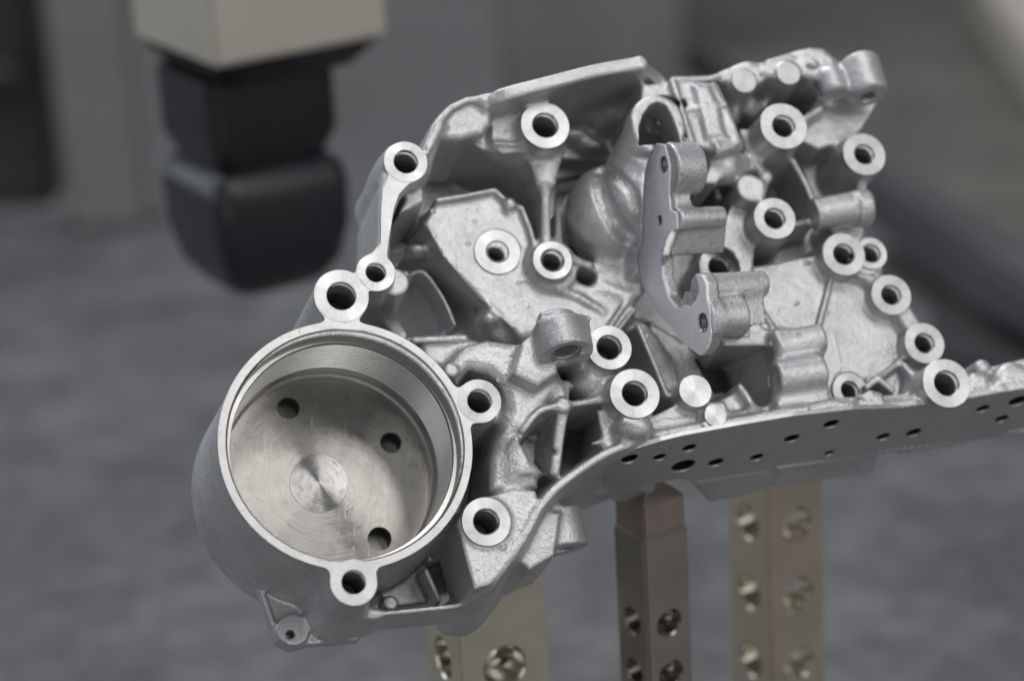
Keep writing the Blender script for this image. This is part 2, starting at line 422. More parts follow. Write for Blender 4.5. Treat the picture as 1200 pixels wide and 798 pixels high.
M_RING = machined('turned_aluminium', .40, .34, aniso=.6, sect=.24, arot=.25)
M_FLAT = machined('milled_aluminium', .44, .40, radial=False, sect=.06)
M_FACE = machined('milled_side_face', .86, .42, radial=False, metal=.30, sect=.05, tint=(.98, .98, 1.04))
M_GASK = machined('milled_gasket_face', .68, .42, radial=False, sect=.10, tint=(1, .995, .98))
M_BOWL = machined('turned_bowl_wall', .60, .36, aniso=.3, sect=.05, tint=(1, .985, .96))
AR = .25
M_FLOOR = machined('turned_bowl_floor', .29, .20, aniso=.92, sect=.10, tint=(1, .96, .90), rings=1700., arot=AR, bmp=.35)
M_DISC = machined('turned_centre_disc', .38, .13, aniso=.95, sect=.10, tint=(1, .98, .95), rings=1700., arot=.25)
M_DRAIN = machined('drain_hole_shade', .17, .34, aniso=.2, sect=.1, tint=(1, .98, .94))  # darker base puts the shade inside the drain holes into the colour
M_SPOT = machined('dull_spot_face', .55, .45, aniso=.5, sect=.15, arot=.25)
M_BORE = machined('drilled_bore_shade', .10, .34, aniso=.2, sect=.1, tint=(1, .98, .94))  # aluminium darkened: the shade of deep holes is painted into its colour

# ================================================================ the casting
c_ = C2W(O0); MW = Matrix.Identity(4)
for j, ax in enumerate((EX, EY, EZ)):
    wv = ax[0]*RW+ax[1]*UW+ax[2]*F0
    for i in range(3): MW[i][j] = wv[i]
for i in range(3): MW[i][3] = c_[i]
casting = empty('engine_casting'); casting.matrix_world = MW
tag(casting, 'silver grey cast aluminium housing with round threaded bowl and bolt bosses, held on posts', 'engine casting')

S = Field((-48, -66, -72), (236, 146, 16), .5)

# name: px, py, outer r, hole r, height, depth of the cast pillar below, hole depth
BOSS = [
 ('K', 639, 147, 29.5, 14.5, -2, -42, 16), ('F', 570, 611, 29.7, 14.5, -3, -44, 16), ('G', 744, 461, 30.5, 14.3, 0, -42, 15),
 ('H', 714, 407, 27.5, 14, -3, -42, 13), ('I', 647.5, 305, 24, 11, -13, -42, 14), ('L', 918.5, 148, 29, 13, 0, -42, 16),
 ('M', 1013, 181, 26.5, 11.5, -6, -42, 16), ('N', 908, 256, 25.8, 12, -6, -42, 9), ('O', 989, 298, 26.5, 12, -10, -30, 14),
 ('O2', 1021, 297, 20, 10.5, -13, -34, 10), ('Q', 1044.5, 345.5, 25, 11.3, -11, -30, 14), ('R', 1083.5, 402, 25, 11.3, -10, -32, 14),
 ('S', 1109.5, 449, 30, 14.5, 2, -40, 18), ('T', 996, 457, 21.5, 10, -15, -36, 10), ('U', 843, 313, 25, 12.5, -21, -40, 10)]
LUG = [(400, 347, 33, 17), (440.5, 319.5, 23.7, 11.6), (475.5, 190, 26.5, 14), (562, 470, 27, 14.3), (414.5, 682, 28.5, 14)]

# --- base slab, only a thin web low down
base = [(446, 232), (505, 205), (570, 165), (640, 160), (760, 135), (860, 150), (985, 150), (1012, 210), (1015, 300), (1095, 420), (1160, 452), (1262, 440),
        (1262, 500), (1130, 512), (1000, 528), (880, 545), (760, 562), (680, 585), (640, 610), (560, 690), (500, 700), (450, 560), (440, 400)]
S.poly(base, -42, -47, k=1)
S.poly(base, -56.5, -60, k=1)
# --- filter bowl outside
S.cyl(406, 520, 149.5, -.6, -57, k=2, draft=.05, rnd=.4)
S.cyl(400, 347, 32, -.7, -50, k=4); S.cyl(440.5, 319.5, 22.5, -.7, -46, k=2); S.cyl(475.5, 190, 25.5, -.7, -46, k=2, draft=.05)
S.cyl(562, 470, 26, -.7, -46, k=4); S.cyl(414.5, 682, 27.5, -.7, -50, k=5, draft=.04)
S.poly([(452, 205), (447, 222), (445, 285), (432, 300), (455, 308), (460, 250), (470, 226), (485, 212)], -.7, -8, k=1)
S.poly([(452, 205), (447, 225), (446, 285), (452, 300), (459, 255), (467, 228)], -3, -44, k=2)
S.ell(447, 212, -18, 12, 22, 14, k=3)
S.poly([(478, 225), (480, 215), (497, 222), (497, 236), (480, 245), (468, 250)], -10, -40, k=2)
# --- bolt bosses
for nm, x, y, R, r, h, bot, dp in BOSS:
    S.cyl(x, y, R-.8, h-.7, bot, k=2.2 if R > 22 else 1.5, draft=.05, rnd=.3)

# --- top left block and the long upper wall
S.poly([(514, 136), (528, 122), (548, 113), (572, 112), (577, 143), (566, 156), (540, 163), (519, 162), (508, 152)], -3, -38, k=3, rnd=1.8)
S.poly([(514, 136), (528, 122), (548, 113), (571, 112), (573, 118), (549, 120), (531, 129), (520, 142), (508, 170), (500, 182), (498, 170)], -1, -42, k=1.5)
S.wall([(500, 196, -3), (506, 175, -3), (514, 150, -2)], 12, -44, k=3)
S.wall([(572, 119, -1), (590, 110, 4), (640, 97, 6), (700, 82, 6), (752, 73, 6)], 17, -40, k=3, draft=.02)
S.wall([(752, 75, 4), (766, 86, -4), (778, 100, -8), (792, 128, -8)], 16, -42, k=3)
S.poly([(580, 135), (612, 128), (612, 160), (585, 168)], -12, -42, k=4)
S.poly([(570, 138), (600, 134), (616, 150), (612, 178), (590, 180), (568, 168)], -9, -42, k=3)
# sloping back wall of the pan
S.poly([(560, 165), (640, 172), (636, 230), (600, 236), (578, 220), (512, 231), (492, 244), (486, 225), (510, 180)], None, -47, k=3, ctop=[-7, -7, -29], draft=0)
S.poly([(600, 150), (770, 130), (775, 180), (700, 190), (650, 185)], -34, -46, k=4)
S.ell(715, 140, -30, 26, 18, 9, k=4); S.ell(668, 165, -34, 24, 10, 8, k=3); S.ell(690, 180, -36, 20, 10, 9, k=2)
# --- pan plateau with its bead
pan = [(497, 262), (512, 236), (578, 226), (597, 240), (616, 250), (632, 310), (690, 335), (740, 345), (742, 372), (720, 400), (690, 430), (640, 425), (618, 402), (560, 345), (520, 300)]
S.poly(pan, -20, -44, k=1.5, draft=.12, rnd=1.2)
S.wall([(513, 234, -17.5), (545, 229, -17.5), (580, 222, -17.5), (596, 237, -18), (612, 243, -18), (622, 268, -18), (630, 300, -18)], 6, -24, k=1.5, smooth=False)
S.ell(597, 240, -17.5, 8, 8, 2, k=1.5)
S.cyl(583, 295, 28, -19.6, -30, k=.5)
S.cyl(647.5, 310, 31, -18.5, -40, k=2.5)
S.wall([(640, 190, -12), (640, 240, -14), (641, 290, -17)], 11, -44, k=2, draft=.05)
S.poly([(616, 172), (662, 172), (650, 215), (630, 215)], -12, -44, k=4)
S.wall([(655, 250, -22), (655, 285, -17)], 8, -40, k=2)
S.wall([(668, 300, -16), (690, 310, -18)], 9, -40, k=2)
# --- pit: sloping dark floor, curved thin rib, knobs
S.poly([(505, 275), (625, 402), (560, 385), (480, 392), (455, 350), (462, 290)], -40, -56.4, k=1, sub=True)
S.poly([(505, 262), (632, 405), (470, 420), (450, 330)], None, -58, k=2, ctop=[-28, -28, -56, -56], draft=0)
S.wall([(478, 322, -33), (495, 318, -31), (510, 334, -31), (523, 356, -31), (533, 380, -32)], 5, -46, k=1.5)
S.ell(487, 296, -30, 14, 8, 5, k=2); S.wall([(500, 262, -28), (513, 244, -24)], 7, -44, k=2); S.ell(470, 330, -32, 12, 9, 8, k=2)
S.rod(P(570, 378, -26), P(600, 402, -30), PX(570, 378, -26, 15), k=3, flat=False)
S.ell(572, 375, -23, 11, 10, 4, k=2)
S.cyl(463, 330, 17, -8, -40, k=1)
S.wall([(450, 365, -26), (470, 392, -30)], 18, -44, k=4)
S.poly([(490, 395), (540, 393), (562, 400), (540, 420), (515, 430), (500, 425)], -14, -44, k=2, rnd=1.5)
S.wall([(486, 398, -12), (545, 395, -13)], 8, -30, k=1.5)
# --- domed cover round the lug D
S.poly([(524, 436), (532, 418), (545, 404), (572, 397), (606, 402), (640, 424), (658, 450), (640, 474), (616, 503), (588, 510), (598, 480), (592, 452), (574, 434), (551, 430), (537, 448)], -6.5, -44, k=3, rnd=3, draft=.05)
S.cyl(529, 433, 8.5, -5.5, -30, k=1.5)
S.wall([(552, 424, -8.5), (585, 437, -8.5), (601, 465, -8.5), (598, 492, -8.5)], 12, -44, k=3)
S.poly([(600, 430), (640, 440), (655, 450), (640, 500), (600, 520), (585, 490)], -12, -44, k=4)
S.poly([(590, 500), (610, 498), (622, 515), (632, 570), (600, 580), (574, 575), (575, 535)], -9, -44, k=4, rnd=2.5)
S.rod(P(605, 520, -14), P(610, 560, -14), PX(605, 530, -14, 26), k=4)
S.cyl(621, 525, 5, -9, -20, k=1, sub=True)
# oblique threaded boss
NB = np.array([.2, -.955, .2]); NB /= np.linalg.norm(NB)
bc = P(664, 415, 4); bt = bc-NB*10.5; rb = PX(664, 415, 4, 31)
S.rod(bc, bt, rb, rb*.93, k=1.2, rnd=.9)
S.rod(bt, bt-NB*2.8, rb*.66, rb*.62, k=.8, rnd=.8)
S.slab([bc+np.array([-7.3, .5, 0]), bc+np.array([-7.6, 12, 0]), bc+np.array([7, 12.5, 0]), bc+np.array([7, .8, 0])], (0, 0, 1), 40, k=4)
S.poly([(612, 402), (633, 384), (647, 396), (654, 436), (630, 452), (602, 438)], 0, -44, k=1.8, draft=.08, rnd=1)
S.ell(690, 452, -16, 26, 24, 9, k=3)
# star of ribs with pin
S.wall([(661, 474, -7), (690, 470, -8), (716, 464, -8)], 8, -44, k=2)
S.wall([(658, 475, -5), (634, 480, -4.5), (614, 503, -5), (599, 526, -7)], 8, -44, k=1.2)
S.wall([(661, 480, -6), (656, 510, -7.5), (651, 552, -9)], 13, -44, k=2)
S.wall([(658, 470, -8), (652, 450, -8), (648, 440, -9)], 16, -44, k=2)
S.wall([(662, 462, -9), (665, 450, -9)], 10, -44, k=2)
S.poly([(612, 495), (660, 482), (655, 540), (625, 540), (605, 525)], -22, -44, k=4)
S.cyl(661, 473, 9.6, -4.6, -20, k=1.2, rnd=1.0)
S.wall([(700, 500, -30), (720, 520, -32)], 8, -44, k=2)
S.wall([(668, 518, -34), (690, 516, -36)], 5, -44, k=1)
# pad below ring F
S.poly([(553, 588), (602, 572), (628, 574), (632, 590), (618, 618), (600, 652), (575, 685), (556, 690), (545, 650), (536, 612)], -4.5, -44, k=2, rnd=.8)
S.poly([(500, 560), (543, 640), (556, 690), (556, 700), (450, 712), (445, 690)], -40, -47, k=1)
# lower lip wall
lip = [(438, 719, -23), (490, 714, -22), (540, 708, -21), (556, 696, -14), (575, 684, -6), (598, 655, -5), (617, 625, -4), (632, 596, -3.5), (652, 572, -3), (683, 548, -3), (712, 530, -3), (742, 518, -3)]
S.wall(lip[:4], 6, -45, k=1.5, draft=.01)
S.wall(lip[3:], 9, -50, k=1.5, draft=.13)
S.wall([(500, 668, -28), (515, 702, -30)], 6, -46, k=1.5)
S.cyl(458, 706, 9, -34, -44, k=1); 
S.wall([(395, 715, -22), (438, 719, -23)], 10, -47, k=4)
# foot at lower left
S.poly([(303, 688), (325, 752), (340, 757), (420, 750), (440, 720), (400, 690), (350, 660)], -45, -50, k=1)
S.poly([(303, 688), (309, 687), (331, 750), (325, 752)], -43.5, -50, k=.5)
S.cyl(344, 737, 19, -42, -52, k=1.5); S.cyl(344, 737, 5, -35, -48, k=.5, sub=True)
# boss under the side wall at (658,640)
S.rod(P(648, 600, -24), P(658, 645, -24), PX(660, 630, -22, 33), k=3, rnd=1)
S.poly([(605, 655), (640, 630), (640, 662), (612, 668)], -20, -42, k=2)
S.poly([(604, 650), (634, 600), (655, 602), (650, 650), (620, 668)], -14, -44, k=3)
# --- right half: side wall and long flange
edge = [(735, 519, -3), (760, 512, -3), (800, 504, -3), (870, 492, -3), (930, 482, -3), (1000, 475, -3), (1060, 473, -3), (1130, 464, -3), (1262, 440, -3)]
S.wall(edge, 11, -37, k=1.2, draft=.19)
SIDE0 = P(735, 519, -3); SIDE1 = P(1262, 440, -3); se = SIDE1-SIDE0; se[2] = 0; se /= np.linalg.norm(se); SN = np.array([se[1]*.98, -se[0]*.98, .20]); SN /= np.linalg.norm(SN); SV = np.cross(SN, se)
# fill behind the flange, below bosses
S.poly([(690, 520), (735, 500), (800, 490), (870, 480), (960, 466), (1050, 462), (1262, 425), (1262, 445), (1050, 478), (900, 492), (740, 524)], -9, -44, k=2)
S.poly([(700, 480), (760, 490), (800, 470), (850, 470), (860, 500), (740, 522), (710, 530)], -9, -44, k=2)
S.ell(744, 503, -4, 22, 18, 6, k=2); S.cyl(744, 500, 19, -2, -20, k=2, rnd=3)
S.cyl(815, 459, 20, -4.7, -40, k=1); S.cyl(838.5, 487, 13.7, -3.7, -20, k=1); S.wall([(822, 476, -7), (822, 490, -7)], 8, -20, k=1)
S.poly([(838, 470), (872, 455), (886, 488), (850, 500)], -13, -44, k=2)
S.wall([(868, 452, -10), (880, 470, -10), (886, 490, -8)], 8, -40, k=3)
# ribs around G / H
S.wall([(733, 356, -19), (714, 384, -17)], 6, -40, k=1.2); S.wall([(744, 362, -19), (725, 386, -17)], 5, -40, k=1.2)
S.poly([(742, 372), (760, 380), (790, 420), (800, 470), (760, 440), (740, 400)], -26, -44, k=3, ctop=None)
S.wall([(749, 382, -18), (759, 406, -17), (770, 432, -15), (782, 462, -12)], 6, -40, k=2)
S.poly([(760, 375), (800, 400), (850, 420), (850, 470), (790, 465), (765, 410)], -34, -44, k=4)
# --- dome + suction tube
S.ell(712, 252, -22, 50, 58, 17, k=2)
S.ell(738, 232, -12, 40, 46, 15, k=1.2)
S.rod(P(772, 141, 8), P(742, 232, -16), PX(771, 141, 8, 32.5), PX(742, 230, -14, 48), k=1.5, rnd=.8)
S.poly([(700, 290), (745, 290), (752, 345), (735, 350), (700, 330)], -20, -44, k=5)
S.poly([(755, 165), (805, 165), (808, 235), (785, 300), (760, 300), (750, 230)], 3, -40, k=2)
S.cyl(772, 141, 33, 8.6, -2, k=.8, rnd=1.6, draft=.02)
S.poly([(725, 85), (825, 85), (818, 176), (725, 180)], 15, 8.7, k=.5, sub=True)
S.poly([(735, 168), (765, 170), (809, 166), (818, 172), (818, 215), (735, 215)], 15, 4.5, k=1, sub=True)
S.poly([(745, 161), (808, 161), (810, 169), (748, 170)], 6, -20, k=.6, rnd=.6)
S.poly([(752, 98), (792, 98), (802, 130), (790, 140), (750, 128)], -3, -44, k=2)
# --- vertical flange (its own plane)
NF = np.array([-.955, -.20, .20]); NF /= np.linalg.norm(NF); F0P = P(790, 330, -3)
FL = [(768, 168), (779, 170), (785, 195), (784, 225), (785, 245), (793, 250), (794, 268), (786, 270), (779, 283), (775, 300), (776, 325), (782, 347), (791, 360), (797, 362), (800, 357),
      (808, 359), (815, 352), (819, 340), (817, 328), (814, 322), (822, 322), (827, 332), (828, 350), (832, 365), (833, 390), (828, 408), (820, 417), (800, 402), (784, 381), (766, 364), (752, 336), (745, 303), (752, 285), (753, 240), (757, 200)]
FL3 = [PP(x, y, F0P, NF) for x, y in FL]
S.slab([p-NF*.5 for p in FL3], NF, 4.0, k=1.0)
def fl(x, y): return PP(x, y, F0P, NF)
def rodf(x, y, r, ln, r2=None, k=1.2, start=.6, **kw):       # rod behind the flange
    p = fl(x, y)-NF*start; rr = PX(x, y, p[2], r); S.rod(p, p-NF*ln, rr, PX(x, y, p[2], r2) if r2 else None, k=k, **kw)
rodf(777, 199, 33, 11, 31, rnd=.8)
rodf(790, 257, 13.5, 17, 12.5, rnd=.6)
S.slab([fl(788, 262)-NF*1, fl(784, 300)-NF*1, fl(775, 300)-NF*1, fl(775, 250)-NF*1], NF, 19, k=1)
S.slab([fl(786, 225)-NF*1, fl(790, 250)-NF*1, fl(775, 250)-NF*1, fl(775, 225)-NF*1], NF, 6, k=1.5)
rodf(815, 338, 17, 24, 16, rnd=.8)
S.slab([fl(812, 350)-NF*2, fl(822, 400)-NF*2, fl(790, 395)-NF*2, fl(790, 352)-NF*2], NF, 16, k=2)
S.slab([fl(822, 342)-NF*2, fl(827, 385)-NF*2, fl(795, 385)-NF*2, fl(795, 342)-NF*2], NF, 20, k=2.5)
rodf(823, 374, 21, 13, 25, rnd=.8, k=2)
# --- block at the top right of the flange: bright rib structure
S.poly([(788, 92), (838, 97), (848, 118), (862, 150), (868, 168), (845, 180), (806, 168), (797, 130)], -2.2, -44, k=2, rnd=1.2)
S.wall([(789, 95, -.8), (800, 130, -.5), (811, 166, -.8)], 8, -30, k=1.2)
S.poly([(812, 98), (832, 100), (844, 126), (848, 150), (852, 160), (828, 162), (822, 140)], -.8, -20, k=1.5, rnd=1.6)
S.wall([(838, 100, -3), (852, 128, -2.5), (864, 162, -2)], 7, -30, k=1.5); S.wall([(806, 128, -1.5), (850, 122, -1.2)], 5, -20, k=1.2)
S.rod(P(835, 175, -3), P(866, 170, -6), PX(850, 172, -4, 9), k=2)
S.poly([(835, 178), (868, 170), (860, 190), (840, 215), (825, 215)], -8, -44, k=3, draft=.02)
S.rod(P(850, 200, -12), P(872, 195, -16), PX(860, 200, -12, 18), PX(870, 198, -16, 14), k=3, flat=False)
# top edge band
S.wall([(790, 93, -10), (830, 92, -10), (850, 88, -9)], 8, -40, k=2)
S.wall([(850, 90, -8), (875, 79, -8), (895, 80, -8), (925, 70, -8), (945, 64, -8), (965, 66, -8), (985, 80, -9)], 16, -42, k=1.5)
S.poly([(848, 94), (857, 81), (880, 73), (893, 75), (906, 88), (885, 102), (860, 100)], -6, -42, k=1, rnd=1.4)
S.poly([(892, 86), (899, 69), (924, 62), (937, 65), (940, 84), (915, 94)], -4.6, -42, k=1, rnd=1.4)
S.poly([(934, 86), (936, 61), (949, 55), (966, 56), (979, 68), (983, 82), (972, 90), (950, 92)], -4.2, -42, k=1, rnd=1.6)
S.poly([(968, 74), (988, 80), (1000, 92), (986, 100), (966, 92)], -5, -42, k=1.2, rnd=1.5); S.ell(952, 76, -3.6, 7, 5, 1.6, k=.8)
S.cyl(872, 95, 15.3, -3.7, -44, k=1.5, draft=.07); S.cyl(924, 86, 14.8, -3.7, -44, k=1.5, draft=.07)
S.ell(846, 128, -30, 24, 24, 14, k=3)
S.ell(852, 140, -22, 13, 20, 10, k=2)
S.ell(875, 135, -26, 10, 16, 8, k=2); S.wall([(880, 130, -20), (895, 122, -16)], 9, -40, k=3)
# knob at top right: two stepped barrels with screw hole facing down
NK = np.array([.16, -.96, .2]); NK /= np.linalg.norm(NK)
kc = P(1019, 113, -4); S.rod(kc, kc-NK*11, PX(1019, 113, -4, 24), k=1, rnd=1.6)
S.rod(kc-NK*9.4, kc-NK*14, PX(1019, 113, -4, 24.5), k=.6, rnd=1.4)
k2 = P(979, 112, -5); S.rod(k2, k2-NK*9, PX(979, 112, -5, 17), k=2, rnd=2)
S.poly([(945, 70), (1000, 78), (1000, 95), (975, 92), (950, 86)], -6, -40, k=2)
S.poly([(955, 120), (1030, 118), (1010, 152), (1000, 160), (960, 175), (940, 165), (942, 140)], -16, -44, k=5)
# ribs L - N - hub
S.wall([(938, 142, -7), (962, 127, -8)], 8, -40, k=2)
S.wall([(872, 155, -12), (885, 185, -12), (900, 208, -10)], 11, -44, k=2)
S.wall([(900, 205, -9), (890, 232, -8)], 11, -44, k=2)
S.cyl(880, 220, 17, -8, -44, k=2)
S.wall([(930, 188, -14), (945, 215, -14), (955, 240, -14)], 7, -44, k=1.5)
S.poly([(936, 185), (990, 190), (1005, 230), (960, 245), (948, 220)], -30, -44, k=2)
S.wall([(985, 200, -20), (1000, 225, -20)], 8, -44, k=3)
S.wall([(1013, 205, -10), (1010, 225, -12)], 12, -40, k=2)
S.rod(P(952, 252, -9), P(1002, 243, -9), PX(980, 248, -9, 19), PX(1000, 245, -9, 19), k=1.5)
S.rod(P(1000, 245, -9), P(1019, 243, -9), PX(1000, 245, -9, 22), k=.8, rnd=1.2)
S.wall([(932, 262, -10), (955, 258, -12)], 7, -30, k=1.5)
S.wall([(985, 262, -14), (1000, 268, -14)], 30, -30, k=2)
# --- right pan
rp_ = [(872, 235), (892, 235), (880, 312), (960, 298), (1000, 300), (1040, 360), (1075, 405), (1085, 430), (1055, 440), (1010, 452), (965, 480), (905, 480), (905, 400), (868, 380), (855, 330), (858, 260)]
S.poly([(860, 300), (885, 312), (960, 298), (985, 298), (1035, 345), (1070, 400), (1068, 415), (1040, 430), (1000, 452), (965, 480), (905, 480), (900, 395), (866, 378)], -17, -44, k=1.2, rnd=.6)
S.poly([(858, 238), (886, 236), (884, 300), (880, 330), (830, 330), (835, 290)], -16, -44, k=1.2, rnd=.6)
S.poly([(884, 300), (885, 270), (955, 262), (965, 300), (884, 316)], -30, -44, k=2)
S.wall([(975, 322, -15.5), (968, 352, -15.5), (959, 385, -15.5)], 6, -30, k=.8)
S.wall([(864, 365, -15.3), (912, 402, -15.3)], 5, -30, k=.8); S.wall([(880, 345, -15.8), (915, 395, -15.8)], 5, -30, k=.8)
S.poly([(1000, 305), (1020, 318), (1025, 330), (1005, 325)], -13, -40, k=2); S.wall([(1010, 310, -13), (1035, 335, -13)], 22, -34, k=1.5)
S.wall([(1058, 362, -12), (1075, 388, -12)], 22, -34, k=1.5)
S.poly([(1015, 312), (1035, 312), (1035, 330), (1018, 330)], -14, -40, k=1)
# box wall facing left + ridges
S.slab([P(908, 388, -7), P(908, 486, -7), P(908, 486, -44), P(908, 388, -44)], (-1, 0, 0), 15, k=2, rnd=1)
S.poly([(908, 398), (912, 395), (960, 385), (965, 405), (968, 470), (908, 488)], -12, -44, k=1.5)
S.rod(P(908, 410, -10), P(963, 396, -10), PX(930, 405, -10, 18), k=3, rnd=1)
S.rod(P(908, 445, -6), P(964, 436, -6), PX(930, 440, -6, 21), k=3, rnd=1)
S.rod(P(908, 478, -8), P(968, 465, -8), PX(930, 470, -8, 12), k=3, rnd=1)
S.poly([(838, 400), (914, 392), (914, 490), (868, 484)], None, -47, k=2, ctop=[-36, -10, -10, -30], draft=0)
S.poly([(865, 345), (905, 395), (905, 405), (850, 405), (835, 380)], -12, -44, k=2)
# things between T and the flange
S.poly([(1008, 463), (1021, 455), (1036, 459), (1044, 476), (1040, 482), (1018, 485)], -2.5, -30, k=.8, rnd=2.2)
S.wall([(955, 479, -2), (975, 474, -2), (1000, 476, -2)], 13, -20, k=1)
S.poly([(1015, 448), (1040, 425), (1060, 418), (1080, 440), (1078, 468), (1035, 474)], -17, -44, k=1.5)
S.wall([(1012, 456, -11), (1030, 443, -11), (1047, 457, -10)], 7, -40, k=1, smooth=False); S.wall([(1030, 443, -11), (1050, 428, -13), (1062, 416, -14)], 6, -40, k=1, smooth=False)
S.wall([(1062, 428, -12), (1072, 440, -9), (1078, 452, -6)], 9, -40, k=1.5)
S.poly([(1042, 468), (1060, 462), (1090, 462), (1095, 474), (1045, 482)], -5, -30, k=1)
# lumps right of S
S.wall([(1130, 446, -15), (1262, 414, -15)], 18, -40, k=1.5)
S.poly([(1132, 447), (1140, 435), (1157, 436), (1164, 452), (1163, 466), (1134, 470)], -4.5, -40, k=1, rnd=2.2)
S.cyl(1154, 430, 11, -9, -40, k=1, rnd=2.4); S.cyl(1192, 447, 27, -3, -40, k=1, rnd=3.5); S.cyl(1173, 456, 8.5, -2.5, -30, k=1, rnd=1.6); S.cyl(1240, 436, 24, -4, -40, k=1, rnd=3)
# --- under body

c0 = P(406, 520, 0); RI = PX(406, 520, 0, 141); RO = PX(406, 520, 0, 151)
lug = [(P(x, y, 0), PX(x, y, 0, R), PX(x, y, 0, r)) for x, y, R, r in LUG]
arm = np.array([P(x, y, 0)[:2] for x, y in [(455, 207), (448, 222), (446, 250), (446, 285), (442, 293), (434, 298), (440, 310), (453, 305), (457, 275), (462, 245), (468, 228), (478, 217), (480, 205)]])
def rimf(X, Y):
    d = np.hypot(X-c0[0], Y-c0[1])-RO
    for i in (0, 3, 4): d = smin(d, np.hypot(X-lug[i][0][0], Y-lug[i][0][1])-lug[i][1], 3.2)
    d = smin(d, np.hypot(X-lug[1][0][0], Y-lug[1][0][1])-lug[1][1], 1.0)
    a = smin(sd_poly(X, Y, arm), np.hypot(X-lug[2][0][0], Y-lug[2][0][1])-lug[2][1], 1.5)
    d = smin(d, a, .8)
    d = np.maximum(d, RI-np.hypot(X-c0[0], Y-c0[1]))
    for p, R, r in lug: d = np.maximum(d, r-np.hypot(X-p[0], Y-p[1]))
    return d
PADS = ((815, 458, 20, -4), (838.5, 486.5, 13.7, -3), (872, 95, 15, -3), (924, 86, 14.5, -3))

def hit(px, py):
    prev = None
    for h in np.arange(14, -70, -.25):
        p = P(px, py, h); i = np.round((p-S.lo)/S.v).astype(int)
        if ((i < 0) | (i >= S.n)).any(): continue
        if S.F[tuple(i)] < 0: return round(float(h), 1)
def trace(pts, r, sub=False, lift=0., k=.8, n=3):      # groove or bead that follows the surface
    q = [np.array((x, y)) for x, y in pts]; q = [a+(c-a)*t/n for a, c in zip(q[:-1], q[1:]) for t in range(n)]+[q[-1]]
    hs = [hit(*p) for p in q]; q3 = [P(p[0], p[1], h+lift) for p, h in zip(q, hs) if h is not None]
    for a, c in zip(q3[:-1], q3[1:]):
        if abs(a[2]-c[2]) < 6: S.rod(a, c, r, k=k, flat=False, sub=sub)
trace([(700, 200), (703, 225), (713, 250), (728, 270), (744, 284)], 1.7, True, .6, k=2.5)
trace([(706, 200), (722, 205), (738, 222), (746, 245)], 1.0, True, .5, k=2)
trace([(560, 254), (568, 256), (566, 263), (559, 261), (560, 254)], .25, False, 0, .3, 1); trace([(550, 249), (558, 248)], .25, False, 0, .3, 1); trace([(575, 268), (580, 266)], .25, False, 0, .3, 1)
trace([(503, 268), (520, 300), (560, 345), (600, 383)], .5, False, -.1, .6)
trace([(655, 340), (680, 350), (706, 366)], .9, False, -.2, 1.5)
trace([(975, 322), (1030, 340)], .35, False, 0, .4); trace([(1045, 372), (1058, 400)], .4, False, 0, .4); trace([(893, 318), (960, 305)], .4, False, -.1, .4)
trace([(975, 385), (985, 430), (975, 455)], .35, False, 0, .4)
for x, y in ((553, 408), (600, 417), (585, 445), (618, 545), (600, 535), (560, 668), (590, 640), (872, 300), (886, 255), (905, 402), (935, 355), (560, 245), (636, 288), (615, 330), (508, 247), (690, 372), (620, 360)):
    h_ = hit(x, y)
    if h_ is not None: S.cyl(x, y, 3.6, h_+.3, h_-2, k=.3, rnd=.3); S.cyl(x, y, 1.7, h_+1, h_-.1, k=.2, sub=True, rnd=.1)
# ================= cuts
S.cyl(406, 520, 141, 5, -46.5, k=0, sub=True, rnd=.1)
for x, y, R, r in LUG: S.cyl(x, y, r+1.6, 3, -20, k=0, sub=True, rnd=.1)
for nm, x, y, R, r, h, bot, dp in BOSS: S.cyl(x, y, r+1.6, h+2.5, h-dp-1, k=0, sub=True, rnd=.1)
# tube mouth: arch with a flat sill
ar = [(750, 168), (750, 147), (755, 133), (763, 122), (772, 118), (781, 122), (788, 134), (794, 150), (799, 168)]
S.ell(778, 134, -26, 22, 20, 19, k=1, sub=True); S.ell(774, 134, -9, 19, 15, 13, k=.5, sub=True); S.ell(780, 150, -22, 16, 20, 20, k=1, sub=True)
S.poly(ar, 9.5, -55, k=.5, sub=True, rnd=.5)
S.rod(bc+NB*2, bc-NB*8, 3.9, k=.2, sub=True); S.rod(bc+NB*.1, bc-NB*.8, 5.2, k=.1, sub=True)
S.rod(kc+NB*2+[-.5, 0, -1], kc-NK*6, 2.6, k=.2, sub=True)
tb = P(568, 166, -8); S.rod(tb+np.array([0, -3, 0]), tb+np.array([0, 6, 0]), 2.6, k=.2, sub=True)
S.rod(P(659, 648, -24)+np.array([0, -4, 0]), P(659, 648, -24)+np.array([0, 8, 0]), 3.2, k=.2, sub=True)
# flange screw holes
for x, y, r, dpt in ((777.5, 193, 9.5, 9), (773, 258, 6, 6), (823.5, 378, 11, 10)):
    p = fl(x, y); S.rod(p+NF*3, p-NF*dpt, PX(x, y, p[2], r)+.5, k=.1, sub=True)
p = P(908, 445, -12); S.rod(p+np.array([-3, 0, 0]), p+np.array([8, 0, 0]), 3.0, k=.2, sub=True)
# U cut through the flange body
cu = fl(800, 322); S.rod(cu+NF*1.5, cu-NF*14, PX(800, 322, 0, 34), k=.6, sub=True) if False else None
